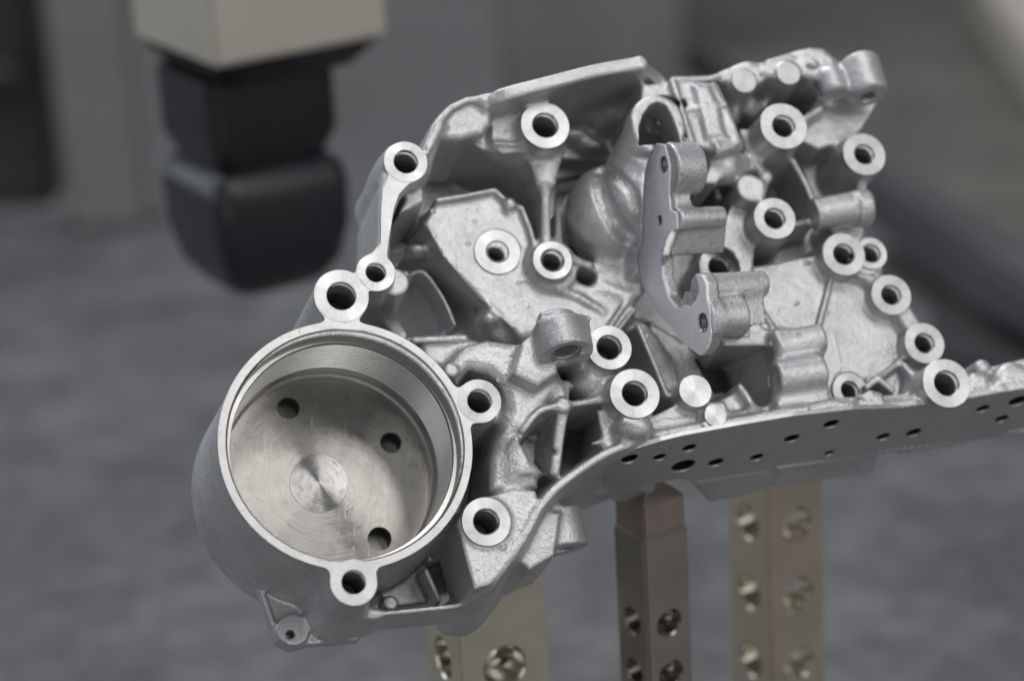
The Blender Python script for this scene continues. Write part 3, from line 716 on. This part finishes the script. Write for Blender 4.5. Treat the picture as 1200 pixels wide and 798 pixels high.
# milled planes clear everything that would stand above them
def viewcut(poly_px, p0, n, far=60):
    q = np.array(poly_px, float); ks = np.array([PP(x, y, p0, n) for x, y in poly_px]); cl = C2L(np.zeros(3)); tow = cl-ks.mean(0); tow /= np.linalg.norm(tow)
    al = np.vstack([ks, ks+tow*far]); lo = al.min(0); hi = al.max(0); n = np.array(n); mmpx = PX(*q.mean(0), ks[:, 2].mean(), 1.)
    def fn(X, Y, Z):
        c = [O0[i]+X*EX[i]+Y*EY[i]+Z*EZ[i] for i in range(3)]
        px = CX+c[0]/c[2]*FPX; py = CY-c[1]/c[2]*FPX
        d = sd_poly(px, py, q)*mmpx; pl = -((X-p0[0])*n[0]+(Y-p0[1])*n[1]+(Z-p0[2])*n[2])
        return np.maximum(d, pl)
    S.gen(fn, lo, hi, .3, True)
# milled gasket face with its holes (plane of the long side)
GP = P(735, 519, -3)+SN*PX(735, 519, -3, 5.5)+SN*.35
GF = [(712, 546), (722, 538), (745, 526), (775, 517), (800, 511), (870, 498), (930, 488), (1000, 480), (1060, 478), (1130, 469), (1200, 456), (1262, 445), (1262, 492), (1200, 500), (1172, 508), (1090, 521), (1030, 527),
      (1015, 533), (960, 540), (905, 547), (890, 552), (850, 558), (806, 563), (790, 560), (770, 566), (735, 573), (716, 575), (710, 570)]
g2 = np.array([((PP(x, y, GP, SN)-GP)@se, (PP(x, y, GP, SN)-GP)@SV) for x, y in GF])
GH = [(738, 538, 11), (773, 536, 8.5), (801, 546, 15), (839, 542, 10), (808, 525, 9), (887, 536, 9), (928, 514, 10), (974, 497, 10), (972, 531, 7), (1035, 512, 9), (1071, 507, 10), (1152, 479, 9), (1174, 491, 9), (1193, 470, 12)]
viewcut(GF, GP-SN*1.2, SN)
a_ = GP-SN*1.2
def half(X, Y, Z):
    wx, wy, wz = X-a_[0], Y-a_[1], Z-a_[2]; al = wx*se[0]+wy*se[1]
    return np.maximum(np.maximum(-(wx*SN[0]+wy*SN[1]+wz*SN[2]), Z+36), np.maximum(-6-al, al-200)+0*Z)
S.gen(half, (60, -66, -72), (236, 80, -36), .3, True)
GQ = GP-SN*1.6
for pts, off in (([(800, 556), (808, 563), (831, 589), (905, 573), (906, 545)], 0), ([(700, 570), (706, 579), (720, 588), (745, 590), (766, 577), (772, 560)], .6), ([(900, 540), (907, 571), (1000, 558), (1024, 553), (1030, 522)], .5), ([(1040, 518), (1052, 534), (1115, 524), (1160, 511), (1200, 494)], 1.5)):
    S.slab([PP(x, y, GQ-SN*(off*2+1.2), SN) for x, y in pts], SN, 14, k=.5, rnd=.5)
for pts in ([(814, 566), (904, 552), (905, 559), (822, 575)], [(910, 549), (1026, 531), (1023, 538), (912, 556)], [(1052, 521), (1120, 511), (1150, 506), (1120, 517), (1056, 527)], [(712, 575), (768, 566), (766, 572), (716, 581)]):
    S.slab([PP(x, y, GQ-SN*.6, SN) for x, y in pts], SN, 3, k=.6, rnd=.6)
S.slab([PP(x, y, GQ+SN, SN) for x, y in [(832, 558), (836, 562), (874, 555), (872, 550)]], SN, 6, k=.2, sub=True)
for x, y, r in GH:
    p_ = PP(x, y, GP, SN); S.rod(p_+SN, p_-SN*3.2, PX(x, y, p_[2], r)+.3, k=0, sub=True, rnd=.05)
viewcut(FL, F0P+NF*-.6, NF)
S.prism(lambda X, Y: rimf(X, Y)-.3, (-42, -52), (44, 94), 12, -.9, 0, True, .05)
for nm, x, y, R, r, h, bot, dp in BOSS: S.cyl(x, y, R+.5, h+(13 if nm == 'K' else 5), h-.8, k=0, sub=True, rnd=.05)
for x, y, r, h in PADS: S.cyl(x, y, r+.3, h+4, h-.5, k=0, sub=True, rnd=.05)
S.cyl(583, 295, 28.3, -14, -19.8, k=0, sub=True, rnd=.05); S.cyl(583, 295, 12, -15, -29, k=0, sub=True, rnd=.05)
for (x, y, r) in ((338, 478, 15), (458, 518.5, 14.5), (445, 631, 16)): S.cyl(x, y, r, -45, -54, k=0, sub=True, rnd=.05)
S.poly([(612, 514), (634, 490), (648, 484), (646, 530), (640, 545), (624, 534)], -4, -26, k=1.5, sub=True, rnd=1)
S.poly([(668, 488), (706, 480), (700, 520), (664, 545)], -11, -57, k=1, sub=True, rnd=1)
trace([(604, 508), (628, 515), (650, 530)], .7, True, .2, 1)
# thin deep shadows
for wp in ([(938, 100), (957, 92), (958, 125), (950, 138), (940, 130), (924, 125)], [(672, 482), (722, 474), (728, 500), (700, 530), (668, 545)], [(660, 200), (690, 195), (672, 225), (668, 285), (655, 290)],
           [(556, 500), (572, 500), (574, 540), (572, 575), (553, 585)], [(505, 655), (542, 640), (553, 690), (540, 700), (515, 703)], [(812, 418), (850, 425), (862, 455), (838, 462)], [(896, 225), (905, 195), (935, 185), (948, 220), (950, 240), (935, 235)], [(884, 105), (905, 100), (912, 118), (890, 130)]):
    S.poly(wp, -34, -57, k=.8, sub=True, rnd=1)
print('field', time.time()-T0)
me = S.mesh('cast_body'); print('mesh', len(me.vertices), time.time()-T0)
body = obj('cast_body', me, M_CAST, casting, sharp=None)

def at_local(p, n=None):          # matrix in casting space with z along n
    n = Vector((0, 0, 1)) if n is None else Vector(n).normalized()
    q = n.to_track_quat('Z', 'Y').to_matrix().to_4x4(); q.translation = Vector(p)*MM
    return q
# bolt bosses: turned face, chamfer, drilled hole
def boss_mesh(R, r, dp, skirt=1.6, cham=.45):
    return lathe('bolt_boss', [(R-.15, -skirt), (R, -skirt+.1), (R, -.18), (R-.18, 0), (r+cham, 0), (r, -cham)], 72), lathe('bore', [(r, -cham), (r, -dp), (0, -dp-1.2)], 48)
def add_boss(p, n, R, r, dp, **kw):
    mt = kw.pop('mat', M_RING); a, b = boss_mesh(R, r, dp, **kw); o = obj('bolt_boss', a, mt, casting, matrix=at_local(p, n)); obj('bore', b, M_BORE, o); return o
for nm, x, y, R, r, h, bot, dp in BOSS:
    add_boss(P(x, y, h), None, PX(x, y, h, R), PX(x, y, h, r), dp, cham=1.0 if nm in 'I' else .45)
j = P(583, 295, -19.3); add_boss(j, None, PX(583, 295, -19.3, 28), PX(583, 295, -19.3, 10.5), 8, cham=1.0, skirt=.6, mat=M_SPOT)

# bowl: rim plate with the lugs, one milled plane
me = plate('rim_face', rimf, (-42, 44, -52, 94), .35, 1.4, .15)
bowl = obj('filter_bowl', lathe('filter_bowl', [(RI, .0), (RI-.5, -1.0), (RI-.5, -7.0), (RI-1.8, -7.3), (RI-2.0, -8.0)], 160), M_BOWL, casting, loc=tuple(np.append(c0[:2], 0)*MM))
obj('rim_face', me, M_FLAT, casting)
for p, R, r in lug:
    o = obj('bore', lathe('bore', [(r+.02, -.2), (r, -.6), (r, -17), (0, -18)], 48), M_BORE, casting, loc=tuple(p*MM))
    # faint spot-faced disc round the hole
    obj('spot_face', lathe('spot_face', [(R-.25, .03), (R-.3, .09), (r+.35, .09), (r, -.3)], 72), M_RING, casting, loc=tuple(p*MM))
pr = [(RI-2.0, -8.0)]; z = -8.6
while z > -33:
    pr += [(RI-2.0, z), (RI-2.0, z-.5), (RI-1.3, z-.85), (RI-1.3, z-1.3)]; z -= 1.75
pr += [(RI-1.75, z), (RI-1.9, z-.6), (RI-1.9, -38.5), (RI-2.6, -39.2), (RI-2.7, -45)]
obj('screw_thread', lathe('screw_thread', pr, 160), M_BOWL, bowl)
RF = RI-2.65; fc = P(374, 566, -45); holes = [(P(338, 478, -45), 13), (P(458, 518.5, -45), 12.5), (P(445, 631, -45), 14)]
hl = [(q-np.array([c0[0], c0[1], 0]), PX(338, 478, -45, r)) for q, r in holes]
def ff(X, Y):
    d = np.hypot(X, Y)-RF
    for q, r in hl: d = np.maximum(d, r-np.hypot(X-q[0], Y-q[1]))
    return d
fl_o = obj('bowl_floor', plate('bowl_floor', ff, (-36, 36, -36, 36), .5, .6, .05), M_FLOOR, bowl, loc=(0, 0, -45*MM))
for q, r in hl: obj('drain_hole', lathe('drain_hole', [(r+.15, .02), (r-.1, -.3), (r-.1, -7.6), (0, -7.8)], 48), M_DRAIN, bowl, loc=(q[0]*MM, q[1]*MM, -45*MM))
for q, r in hl: pass
obj('centre_disc', lathe('centre_disc', [(PX(374, 566, -45, 35), .02), (PX(374, 566, -45, 35)-.1, .12), (.01, .12)], 96), M_DISC, bowl, loc=((fc[0]-c0[0])*MM, (fc[1]-c0[1])*MM, -45*MM), sharp=12)

# milled face of the vertical flange
u = np.cross([0, 0, 1.], NF); u /= np.linalg.norm(u); v = np.cross(NF, u)
def uv(p): d = p-F0P; return (d@u, d@v)
fp = [uv(p) for p in FL3]; fh = [(uv(fl(x, y)), PX(x, y, 3, r)) for x, y, r in ((777.5, 193, 9.5), (773, 258, 6), (823.5, 378, 11))]
def flf(X, Y):
    d = sd_poly(X, Y, fp)+.0
    for q, r in fh: d = np.maximum(d, r-np.hypot(X-q[0], Y-q[1]))
    return d
a = np.array(fp); me = plate('side_flange', flf, (a[:, 0].min()-1, a[:, 0].max()+1, a[:, 1].min()-1, a[:, 1].max()+1), .35, 1.0, .2)
fm = Matrix.Identity(4)
for i in range(3): fm[i][0], fm[i][1], fm[i][2], fm[i][3] = u[i], v[i], NF[i], F0P[i]*MM
flg = obj('side_flange', me, M_FACE, casting, matrix=fm)
for q, r in fh: obj('screw_hole', lathe('screw_hole', [(r, 0), (r-.35, -.4), (r-.35, -1), (r-.1, -1.3), (r-.35, -1.6), (r-.1, -1.9), (r-.35, -2.2), (r-.1, -2.5), (r-.35, -2.8), (r-.35, -7), (0, -7)], 40), M_RING, flg, loc=(q[0]*MM, q[1]*MM, 0))

# milled gasket face
gh = []
for x, y, r in GH:
    p = PP(x, y, GP, SN); gh.append((((p-GP)@se, (p-GP)@SV), PX(x, y, p[2], r)))
def gf(X, Y):
    d = sd_poly(X, Y, g2)-.3
    for q, r in gh: d = np.maximum(d, r-np.hypot(X-q[0], Y-q[1]))
    return d
gm = Matrix.Identity(4)
zz = np.array([0, 0, 1.])
# plate axes: x=se, y=+z local, normal=SN
for i in range(3): gm[i][0], gm[i][1], gm[i][2], gm[i][3] = se[i], SV[i], SN[i], GP[i]*MM
gk = obj('gasket_face', plate('gasket_face', gf, (g2[:, 0].min()-2, g2[:, 0].max()+2, g2[:, 1].min()-2, g2[:, 1].max()+2), .4, 1.4, .2), M_GASK, casting, matrix=gm)
for q, r in gh:
    o = obj('gasket_hole', lathe('gasket_hole', [(r-.3, -.45), (r-.3, -3.1), (0, -3.1)], 36), M_BORE, gk, loc=(q[0]*MM, q[1]*MM, 0))
    o['label'] = 'small drilled hole in the milled side face'
for q, r in gh: obj('chamfer', lathe('chamfer', [(r+.25, .02), (r-.3, -.45)], 36), M_RING, gk, loc=(q[0]*MM, q[1]*MM, 0))
# milled pads (ejector discs)
for x, y, r, h in PADS:
    R = PX(x, y, h, r); obj('ejector_pad', lathe('ejector_pad', [(R, -.9), (R, -.15), (R-.15, 0), (.01, 0)], 48), M_RING, casting, loc=tuple(P(x, y, h)*MM))
print('casting', time.time()-T0)

# ================================================================ posts
TBL = 0.0
def drilled_post(name, w_, d_, zt, holes, mat, mhole, chamfer=.0008):
    # square bar, origin at its top centre, z down to the table; holes: list of (axis, z, r, offset)
    bm = bmesh.new(); bmesh.ops.create_cube(bm, size=1)
    for v_ in bm.verts: v_.co = Vector((v_.co.x*w_, v_.co.y*d_, (v_.co.z-.5)*zt))
    bmesh.ops.bevel(bm, geom=bm.edges[:], offset=chamfer, segments=2, affect='EDGES')
    me = bpy.data.meshes.new(name); bm.to_mesh(me); bm.free()
    o = bpy.data.objects.new(name, me); C.objects.link(o); me.materials.append(mat); me.materials.append(mhole)
    cut = bmesh.new()
    for ax, z, r in holes:
        for rr, seg in ((r, None),):
            mt = Matrix.Translation((0, 0, z)) @ Matrix.Rotation(math.pi/2, 4, 'X' if ax == 'y' else 'Y')
            bmesh.ops.create_cone(cut, cap_ends=True, segments=40, radius1=rr, radius2=rr, depth=.2, matrix=mt)
            for sg in (-1, 1):
                hw = w_/2; mt2 = Matrix.Translation((0, 0, z)) @ Matrix.Rotation(math.pi/2, 4, 'X' if ax == 'y' else 'Y') @ Matrix.Translation((0, 0, sg*(hw-.0003)))
                bmesh.ops.create_cone(cut, cap_ends=True, segments=40, radius1=rr-.0002 if sg > 0 else rr+.0010, radius2=rr+.0010 if sg > 0 else rr-.0002, depth=.0014, matrix=mt2)
    cm = bpy.data.meshes.new('cutter'); cut.to_mesh(cm); cut.free(); cm.materials.append(mat); cm.materials.append(mhole)
    for p in cm.polygons: p.material_index = 1
    co = bpy.data.objects.new('cutter', cm); C.objects.link(co)
    md = o.modifiers.new('b', 'BOOLEAN'); md.object = co; md.operation = 'DIFFERENCE'; md.solver = 'EXACT'; md.use_self = True
    dg = bpy.context.evaluated_depsgraph_get(); nm = bpy.data.meshes.new_from_object(o.evaluated_get(dg))
    o.modifiers.clear(); o.data = nm; bpy.data.objects.remove(co)
    for p in nm.polygons: p.use_smooth = True
    nm.set_sharp_from_angle(angle=math.radians(30))
    return o
def brushed(name, col, rough=.32, metal=.85, amp=.08):
    t = NT(name); co = t.n('ShaderNodeTexCoord').outputs['Object']
    mp = t.n('ShaderNodeMapping'); mp.inputs['Scale'].default_value = (160, 160, 1500); t.l(co, mp.inputs['Vector'])
    gr = noise(t, mp.outputs[0], 1., 3, .6); b = noise(t, co, 55, 4, .6)
    f = t.math('ADD', t.math('MULTIPLY', gr, amp), t.math('ADD', t.math('MULTIPLY', b, amp*3), 1-amp*2))
    c = t.n('ShaderNodeMix', _data_type='RGBA', _blend_type='MULTIPLY'); c.inputs[0].default_value = 1
    c.inputs[6].default_value = (*col, 1); t.l(f, c.inputs[7]); t.l(c.outputs[2], t.b.inputs['Base Color'])
    t.b.inputs['Metallic'].default_value = metal
    t.l(t.math('ADD', t.math('MULTIPLY', b, .2), rough-.1), t.b.inputs['Roughness']); t.l(t.bump(gr, .08, .0001), t.b.inputs['Normal'])
    return t.m
M_NICK = brushed('nickel_plated_steel', (.62, .58, .47), .30, .85); M_NICK2 = brushed('pale_nickel_plated_steel', (.60, .53, .42), .34, .85)
M_BRON = brushed('bronzed_steel', (.28, .26, .245), .38, .7, .14); M_HOLE = brushed('bright_drilled_steel', (.62, .58, .50), .20, .95); M_HOLE2 = brushed('dark_drilled_steel', (.22, .20, .18), .25, .9)
def post(px, py, z, w_mm, ang, holes_px, mat, label, r_px, hole_z=None, cap=None, rh=None):
    # px,py: pixel of the near vertical edge at its visible top; z camera distance
    p = W(px, py, z); wd = w_mm*MM
    a = math.radians(ang); ex_ = np.array([math.cos(a), math.sin(a)]); ey_ = np.array([-math.sin(a), math.cos(a)])
    top = p[2]+.004; c = p[:2]+ex_*wd/2+ey_*wd/2
    hs = []
    for (hx, hy) in holes_px:
        # height of a hole from its pixel on the near plane
        rr_ = ray(hx, hy); d_ = rr_[0]*RW+rr_[1]*UW+rr_[2]*F0; q = CAM+d_*((c[1]-wd*.45)/d_[1]); hs.append(q[2]-top)
    hl_ = []
    for hz in hs: hl_ += [('y', hz, r_px), ('x', hz-.0, r_px)]
    root = empty('support_post', (c[0], c[1], TBL)); root.rotation_euler = (0, 0, a)
    tag(root, label, 'support post', 'drilled square posts under the casting')
    b = drilled_post('post_body', wd, wd, top-TBL, hl_, mat, M_HOLE2 if mat is M_BRON else M_HOLE); b.parent = root; b.location = (0, 0, top-TBL)
    return root, top, wd
r1, t1, w1 = post(530, 655, .775, 31.5, 22, [(590, 780), (593, 875)], M_NICK, 'olive nickel square post at the left, widest and sharpest of the three posts', .0071)
r2, t2, w2 = post(755, 646, .775, 17.6, 31, [(788, 730), (791, 790), (794, 850)], M_BRON, 'brownish square post with an eight-sided cap, in the middle under the casting', .0043)
r3, t3, w3 = post(899, 556, .86, 25.0, 30, [(936, 615), (938, 697), (941, 777), (944, 857)], M_NICK2, 'pale nickel square post with bright drilled holes, blurred at the right', .0062)
# cap block of the middle post: narrower, chamfered corners, with two screw holes underneath the gap
bm = bmesh.new(); bmesh.ops.create_cube(bm, size=1); hh = .0135
for v_ in bm.verts: v_.co = Vector((v_.co.x*w2*.93, v_.co.y*w2*.93, v_.co.z*hh))
top_e = [e_ for e_ in bm.edges if abs(e_.verts[0].co.z-e_.verts[1].co.z) < 1e-6 and e_.verts[0].co.z > 0]
bmesh.ops.bevel(bm, geom=top_e, offset=.003, segments=1, affect='EDGES')
ve = [e_ for e_ in bm.edges if abs(e_.verts[0].co.z-e_.verts[1].co.z) > .004]
bmesh.ops.bevel(bm, geom=ve, offset=.0006, segments=2, affect='EDGES')
cm_ = bpy.data.meshes.new('cap'); bm.to_mesh(cm_); bm.free()
obj('cap', cm_, brushed('copper_brown_steel', (.29, .245, .225), .42, .7, .14), r2, loc=(0, 0, t2-TBL+hh/2+.0003), sharp=30)
# ================================================================ probe arm
M_BEIG = plain('beige_painted_casting', (.47, .44, .39), .45, 0, 20, .05); M_BLK = plain('black_plastic', (.012, .013, .016), .38, 0, 60, .2)
M_GREY = plain('dark_grey_paint', (.10, .105, .11), .5); M_SLATE = plain('satin_slate_plastic', (.014, .016, .020), .34)
def prism_mesh(name, secs, bev=0, seg=2):      # stacked sections: list of (z, [(x,y)...]) same count
    v = []; f = []; n = len(secs[0][1])
    for z, pts in secs: v += [(x, y, z) for x, y in pts]
    for k in range(len(secs)-1):
        for i in range(n):
            j = (i+1) % n; f.append((k*n+i, k*n+j, (k+1)*n+j, (k+1)*n+i))
    f.append(tuple(range(n))[::-1]); f.append(tuple((len(secs)-1)*n+i for i in range(n)))
    me = mesh_py(name, v, f)
    bm = bmesh.new(); bm.from_mesh(me); bmesh.ops.recalc_face_normals(bm, faces=bm.faces)
    if bev: bmesh.ops.bevel(bm, geom=[e_ for e_ in bm.edges if e_.calc_face_angle(0) > .4], offset=bev, segments=seg, affect='EDGES')
    bm.to_mesh(me); bm.free(); return me
def sq(a, b=None, c=0):          # rectangle with optional chamfer, ccw
    b = b or a; a /= 2; b /= 2
    if c: return [(-a+c, -b), (a-c, -b), (a, -b+c), (a, b-c), (a-c, b), (-a+c, b), (-a, b-c), (-a, -b+c)]
    return [(-a, -b), (a, -b), (a, b), (-a, b)]
def rsq(a, r, n=6):
    a /= 2; out = []
    for cx, cy, s0 in ((a-r, -a+r, -90), (a-r, a-r, 0), (-a+r, a-r, 90), (-a+r, -a+r, 180)):
        for k in range(n+1):
            t = math.radians(s0+90*k/n); out.append((cx+r*math.cos(t), cy+r*math.sin(t)))
    return out
ZA = 1.02; pc = W(252, 82, ZA); ang = math.radians(31); aw = .084
ex_ = np.array([math.cos(ang), math.sin(ang)]); ey_ = np.array([-math.sin(ang), math.cos(ang)])
cc = pc[:2]+(ex_+ey_)*aw/2
arm_ = empty('probe_arm', (cc[0], cc[1], pc[2])); arm_.rotation_euler = (0, 0, ang)
tag(arm_, 'blurred beige square machine arm with black probe head hanging down at the upper left', 'machine arm')
zz_ = pc[2]
obj('arm_column', prism_mesh('arm_column', [(0, sq(aw)), (.6, sq(aw))], .002), M_BEIG, arm_, loc=(0, 0, 0), sharp=30)
obj('collar', prism_mesh('collar', [(-.011, rsq(aw*.80, .012)), (-.001, rsq(aw*.99, .01))], .0), M_BLK, arm_, sharp=30)
obj('probe_body', prism_mesh('probe_body', [(-.052, rsq(aw*.70, .010)), (-.040, rsq(aw*.82, .008)), (-.011, rsq(aw*.82, .008))], .001), M_BLK, arm_, sharp=30)
obj('probe_head', prism_mesh('probe_head', [(-.114, rsq(aw*.40, .006)), (-.110, rsq(aw*.60, .008)), (-.101, rsq(aw*.76, .008)), (-.085, rsq(aw*.86, .008)), (-.064, rsq(aw*.88, .008)), (-.056, rsq(aw*.84, .010)), (-.052, rsq(aw*.72, .010))], .0), M_SLATE, arm_, sharp=50)
for ch_ in arm_.children:
    if ch_.name.startswith('probe'): ch_.location = (-.0075, .004, 0); ch_.scale = (.90, .90, 1)
# ================================================================ setting
def granite():
    t = NT('grey_granite'); co = t.n('ShaderNodeTexCoord').outputs['Object']
    a = noise(t, co, 9, 4, .7); b = noise(t, co, 40, 4, .7)
    f = t.math('ADD', t.math('MULTIPLY', a, .6), t.math('MULTIPLY', b, .4))
    c = t.ramp(f, [(.33, (.048, .049, .052)), (.5, (.096, .098, .102)), (.67, (.172, .174, .177))]); t.l(c, t.b.inputs['Base Color'])
    t.b.inputs['Roughness'].default_value = .55; return t.m
def struct(name, me, mat, loc=(0, 0, 0), rot=0):
    o = obj(name, me, mat, loc=loc, sharp=30); o.rotation_euler = (0, 0, rot); o['kind'] = 'structure'; return o

def onz(px, py, h):               # where the ray through a pixel meets height h (world metres)
    r = ray(px, py); d = r[0]*RW+r[1]*UW+r[2]*F0; t = (h-CAM[2])/d[2]; return CAM+d*t
def slab_px(name, pts, h, mat, h0=None, bev=.006):
    q = [onz(x, y, h) for x, y in pts]; c = sum(q)/len(q); h0 = TBL+.0005 if h0 is None else h0
    me = prism_mesh(name, [(h0-h, [(p[0]-c[0], p[1]-c[1]) for p in q]), (0, [(p[0]-c[0], p[1]-c[1]) for p in q])], bev)
    return obj(name, me, mat, loc=(c[0], c[1], h), sharp=30)
struct('granite_table', prism_mesh('granite_table', [(-.18, sq(3.4, 2.4)), (0, sq(3.4, 2.4))], .006), granite(), (0, .85, TBL))
struct('floor', prism_mesh('floor', [(-.05, sq(14, 14)), (0, sq(14, 14))]), plain('grey_floor_paint', (.42, .422, .43), .5, 0, 3, .15), (0, 3, -.75))
struct('back_wall', prism_mesh('back_wall', [(0, sq(14, .2)), (3.4, sq(14, .2))]), plain('grey_wall_paint', (.42, .42, .43), .6, 0, 2, .1), (0, 5.2, -.75))
M_DARK = plain('dark_machine_paint', (.035, .035, .038), .5, 0, 9, .3); M_MID = plain('mid_grey_machine_paint', (.20, .205, .21), .5, 0, 9, .15)
M_BRN = plain('brown_grey_machine_paint', (.11, .105, .095), .5, 0, 8, .25); M_PALE = plain('pale_grey_machine_paint', (.22, .222, .225), .5, 0, 9, .12)
M_STEEL = plain('blue_grey_way_cover', (.085, .088, .094), .4, .2, 9, .2)
def upright(name, px0, px1, pyb, depth, z_h, mat, label, cat, bev=.006):
    p = onz(px0, pyb, TBL); q = onz(px1, pyb, TBL); a = q-p; L_ = np.linalg.norm(a[:2]); c = (p+q)/2
    me = prism_mesh(name, [(0, sq(L_, depth)), (z_h, sq(L_, depth))], bev); o = obj(name, me, mat, loc=(c[0], c[1]+depth/2, TBL+.0005), sharp=30)
    return tag(o, label, cat)
o = upright('machine_column', -160, 62, 250, .16, .62, M_DARK, 'very dark blurred machine column at the far left edge', 'machine column')
k_ = onz(45, 250, TBL); kb = obj('clamp_knob', lathe('clamp_knob', [(0, 0), (16, 0), (19, -3), (19, -16), (14, -20), (0, -20)], 40), M_BLK, sharp=30)
k_ = onz(48, 150, .05); kb.location = (k_[0], onz(48, 250, TBL)[1]-.03, TBL+.12); kb.rotation_euler = (math.pi/2, 0, 0); tag(kb, 'dark round clamp knob on the front of the machine column', 'knob')
upright('guard_panel', 84, 172, 270, .05, .7, M_PALE, 'pale grey blurred guard panel between the dark column and the arm', 'machine panel')
upright('cabinet', 590, 800, 120, .3, .5, M_MID, 'dark grey blurred cabinet standing behind the casting', 'cabinet')
tag(slab_px('machine_bed', [(800, 60), (800, -120), (1420, -120), (1420, 420), (1210, 330), (1040, 205), (930, 110)], .03, M_BRN), 'brownish grey blurred machine bed at the upper right', 'machine bed')
tag(slab_px('way_cover', [(1010, 205), (1040, 180), (1280, 330), (1320, 400), (1260, 375)], .07, M_STEEL, h0=.0305), 'blue grey rail running diagonally across the machine bed', 'machine rail')
tag(slab_px('beige_cover', [(1135, -40), (1330, -40), (1330, 140), (1215, 62)], .09, M_BEIG, h0=.0305), 'pale beige blurred cover in the top right corner', 'machine cover')
tag(slab_px('toolbox', [(1095, 345), (1300, 420), (1300, 470), (1180, 440), (1085, 410)], .02, M_DARK), 'low dark blurred block lying on the table at the right edge', 'metal block')
def thing_box(name, a, b, h, px, py, z, rot, mat, label, cat, bev=.004, zb=None):
    p = W(px, py, z); o = obj(name, prism_mesh(name, [(0, sq(a, b)), (h, sq(a, b))], bev), mat, sharp=30)
    o.location = (p[0], p[1], TBL if zb is None else zb); o.rotation_euler = (0, 0, math.radians(rot)); tag(o, label, cat); return o
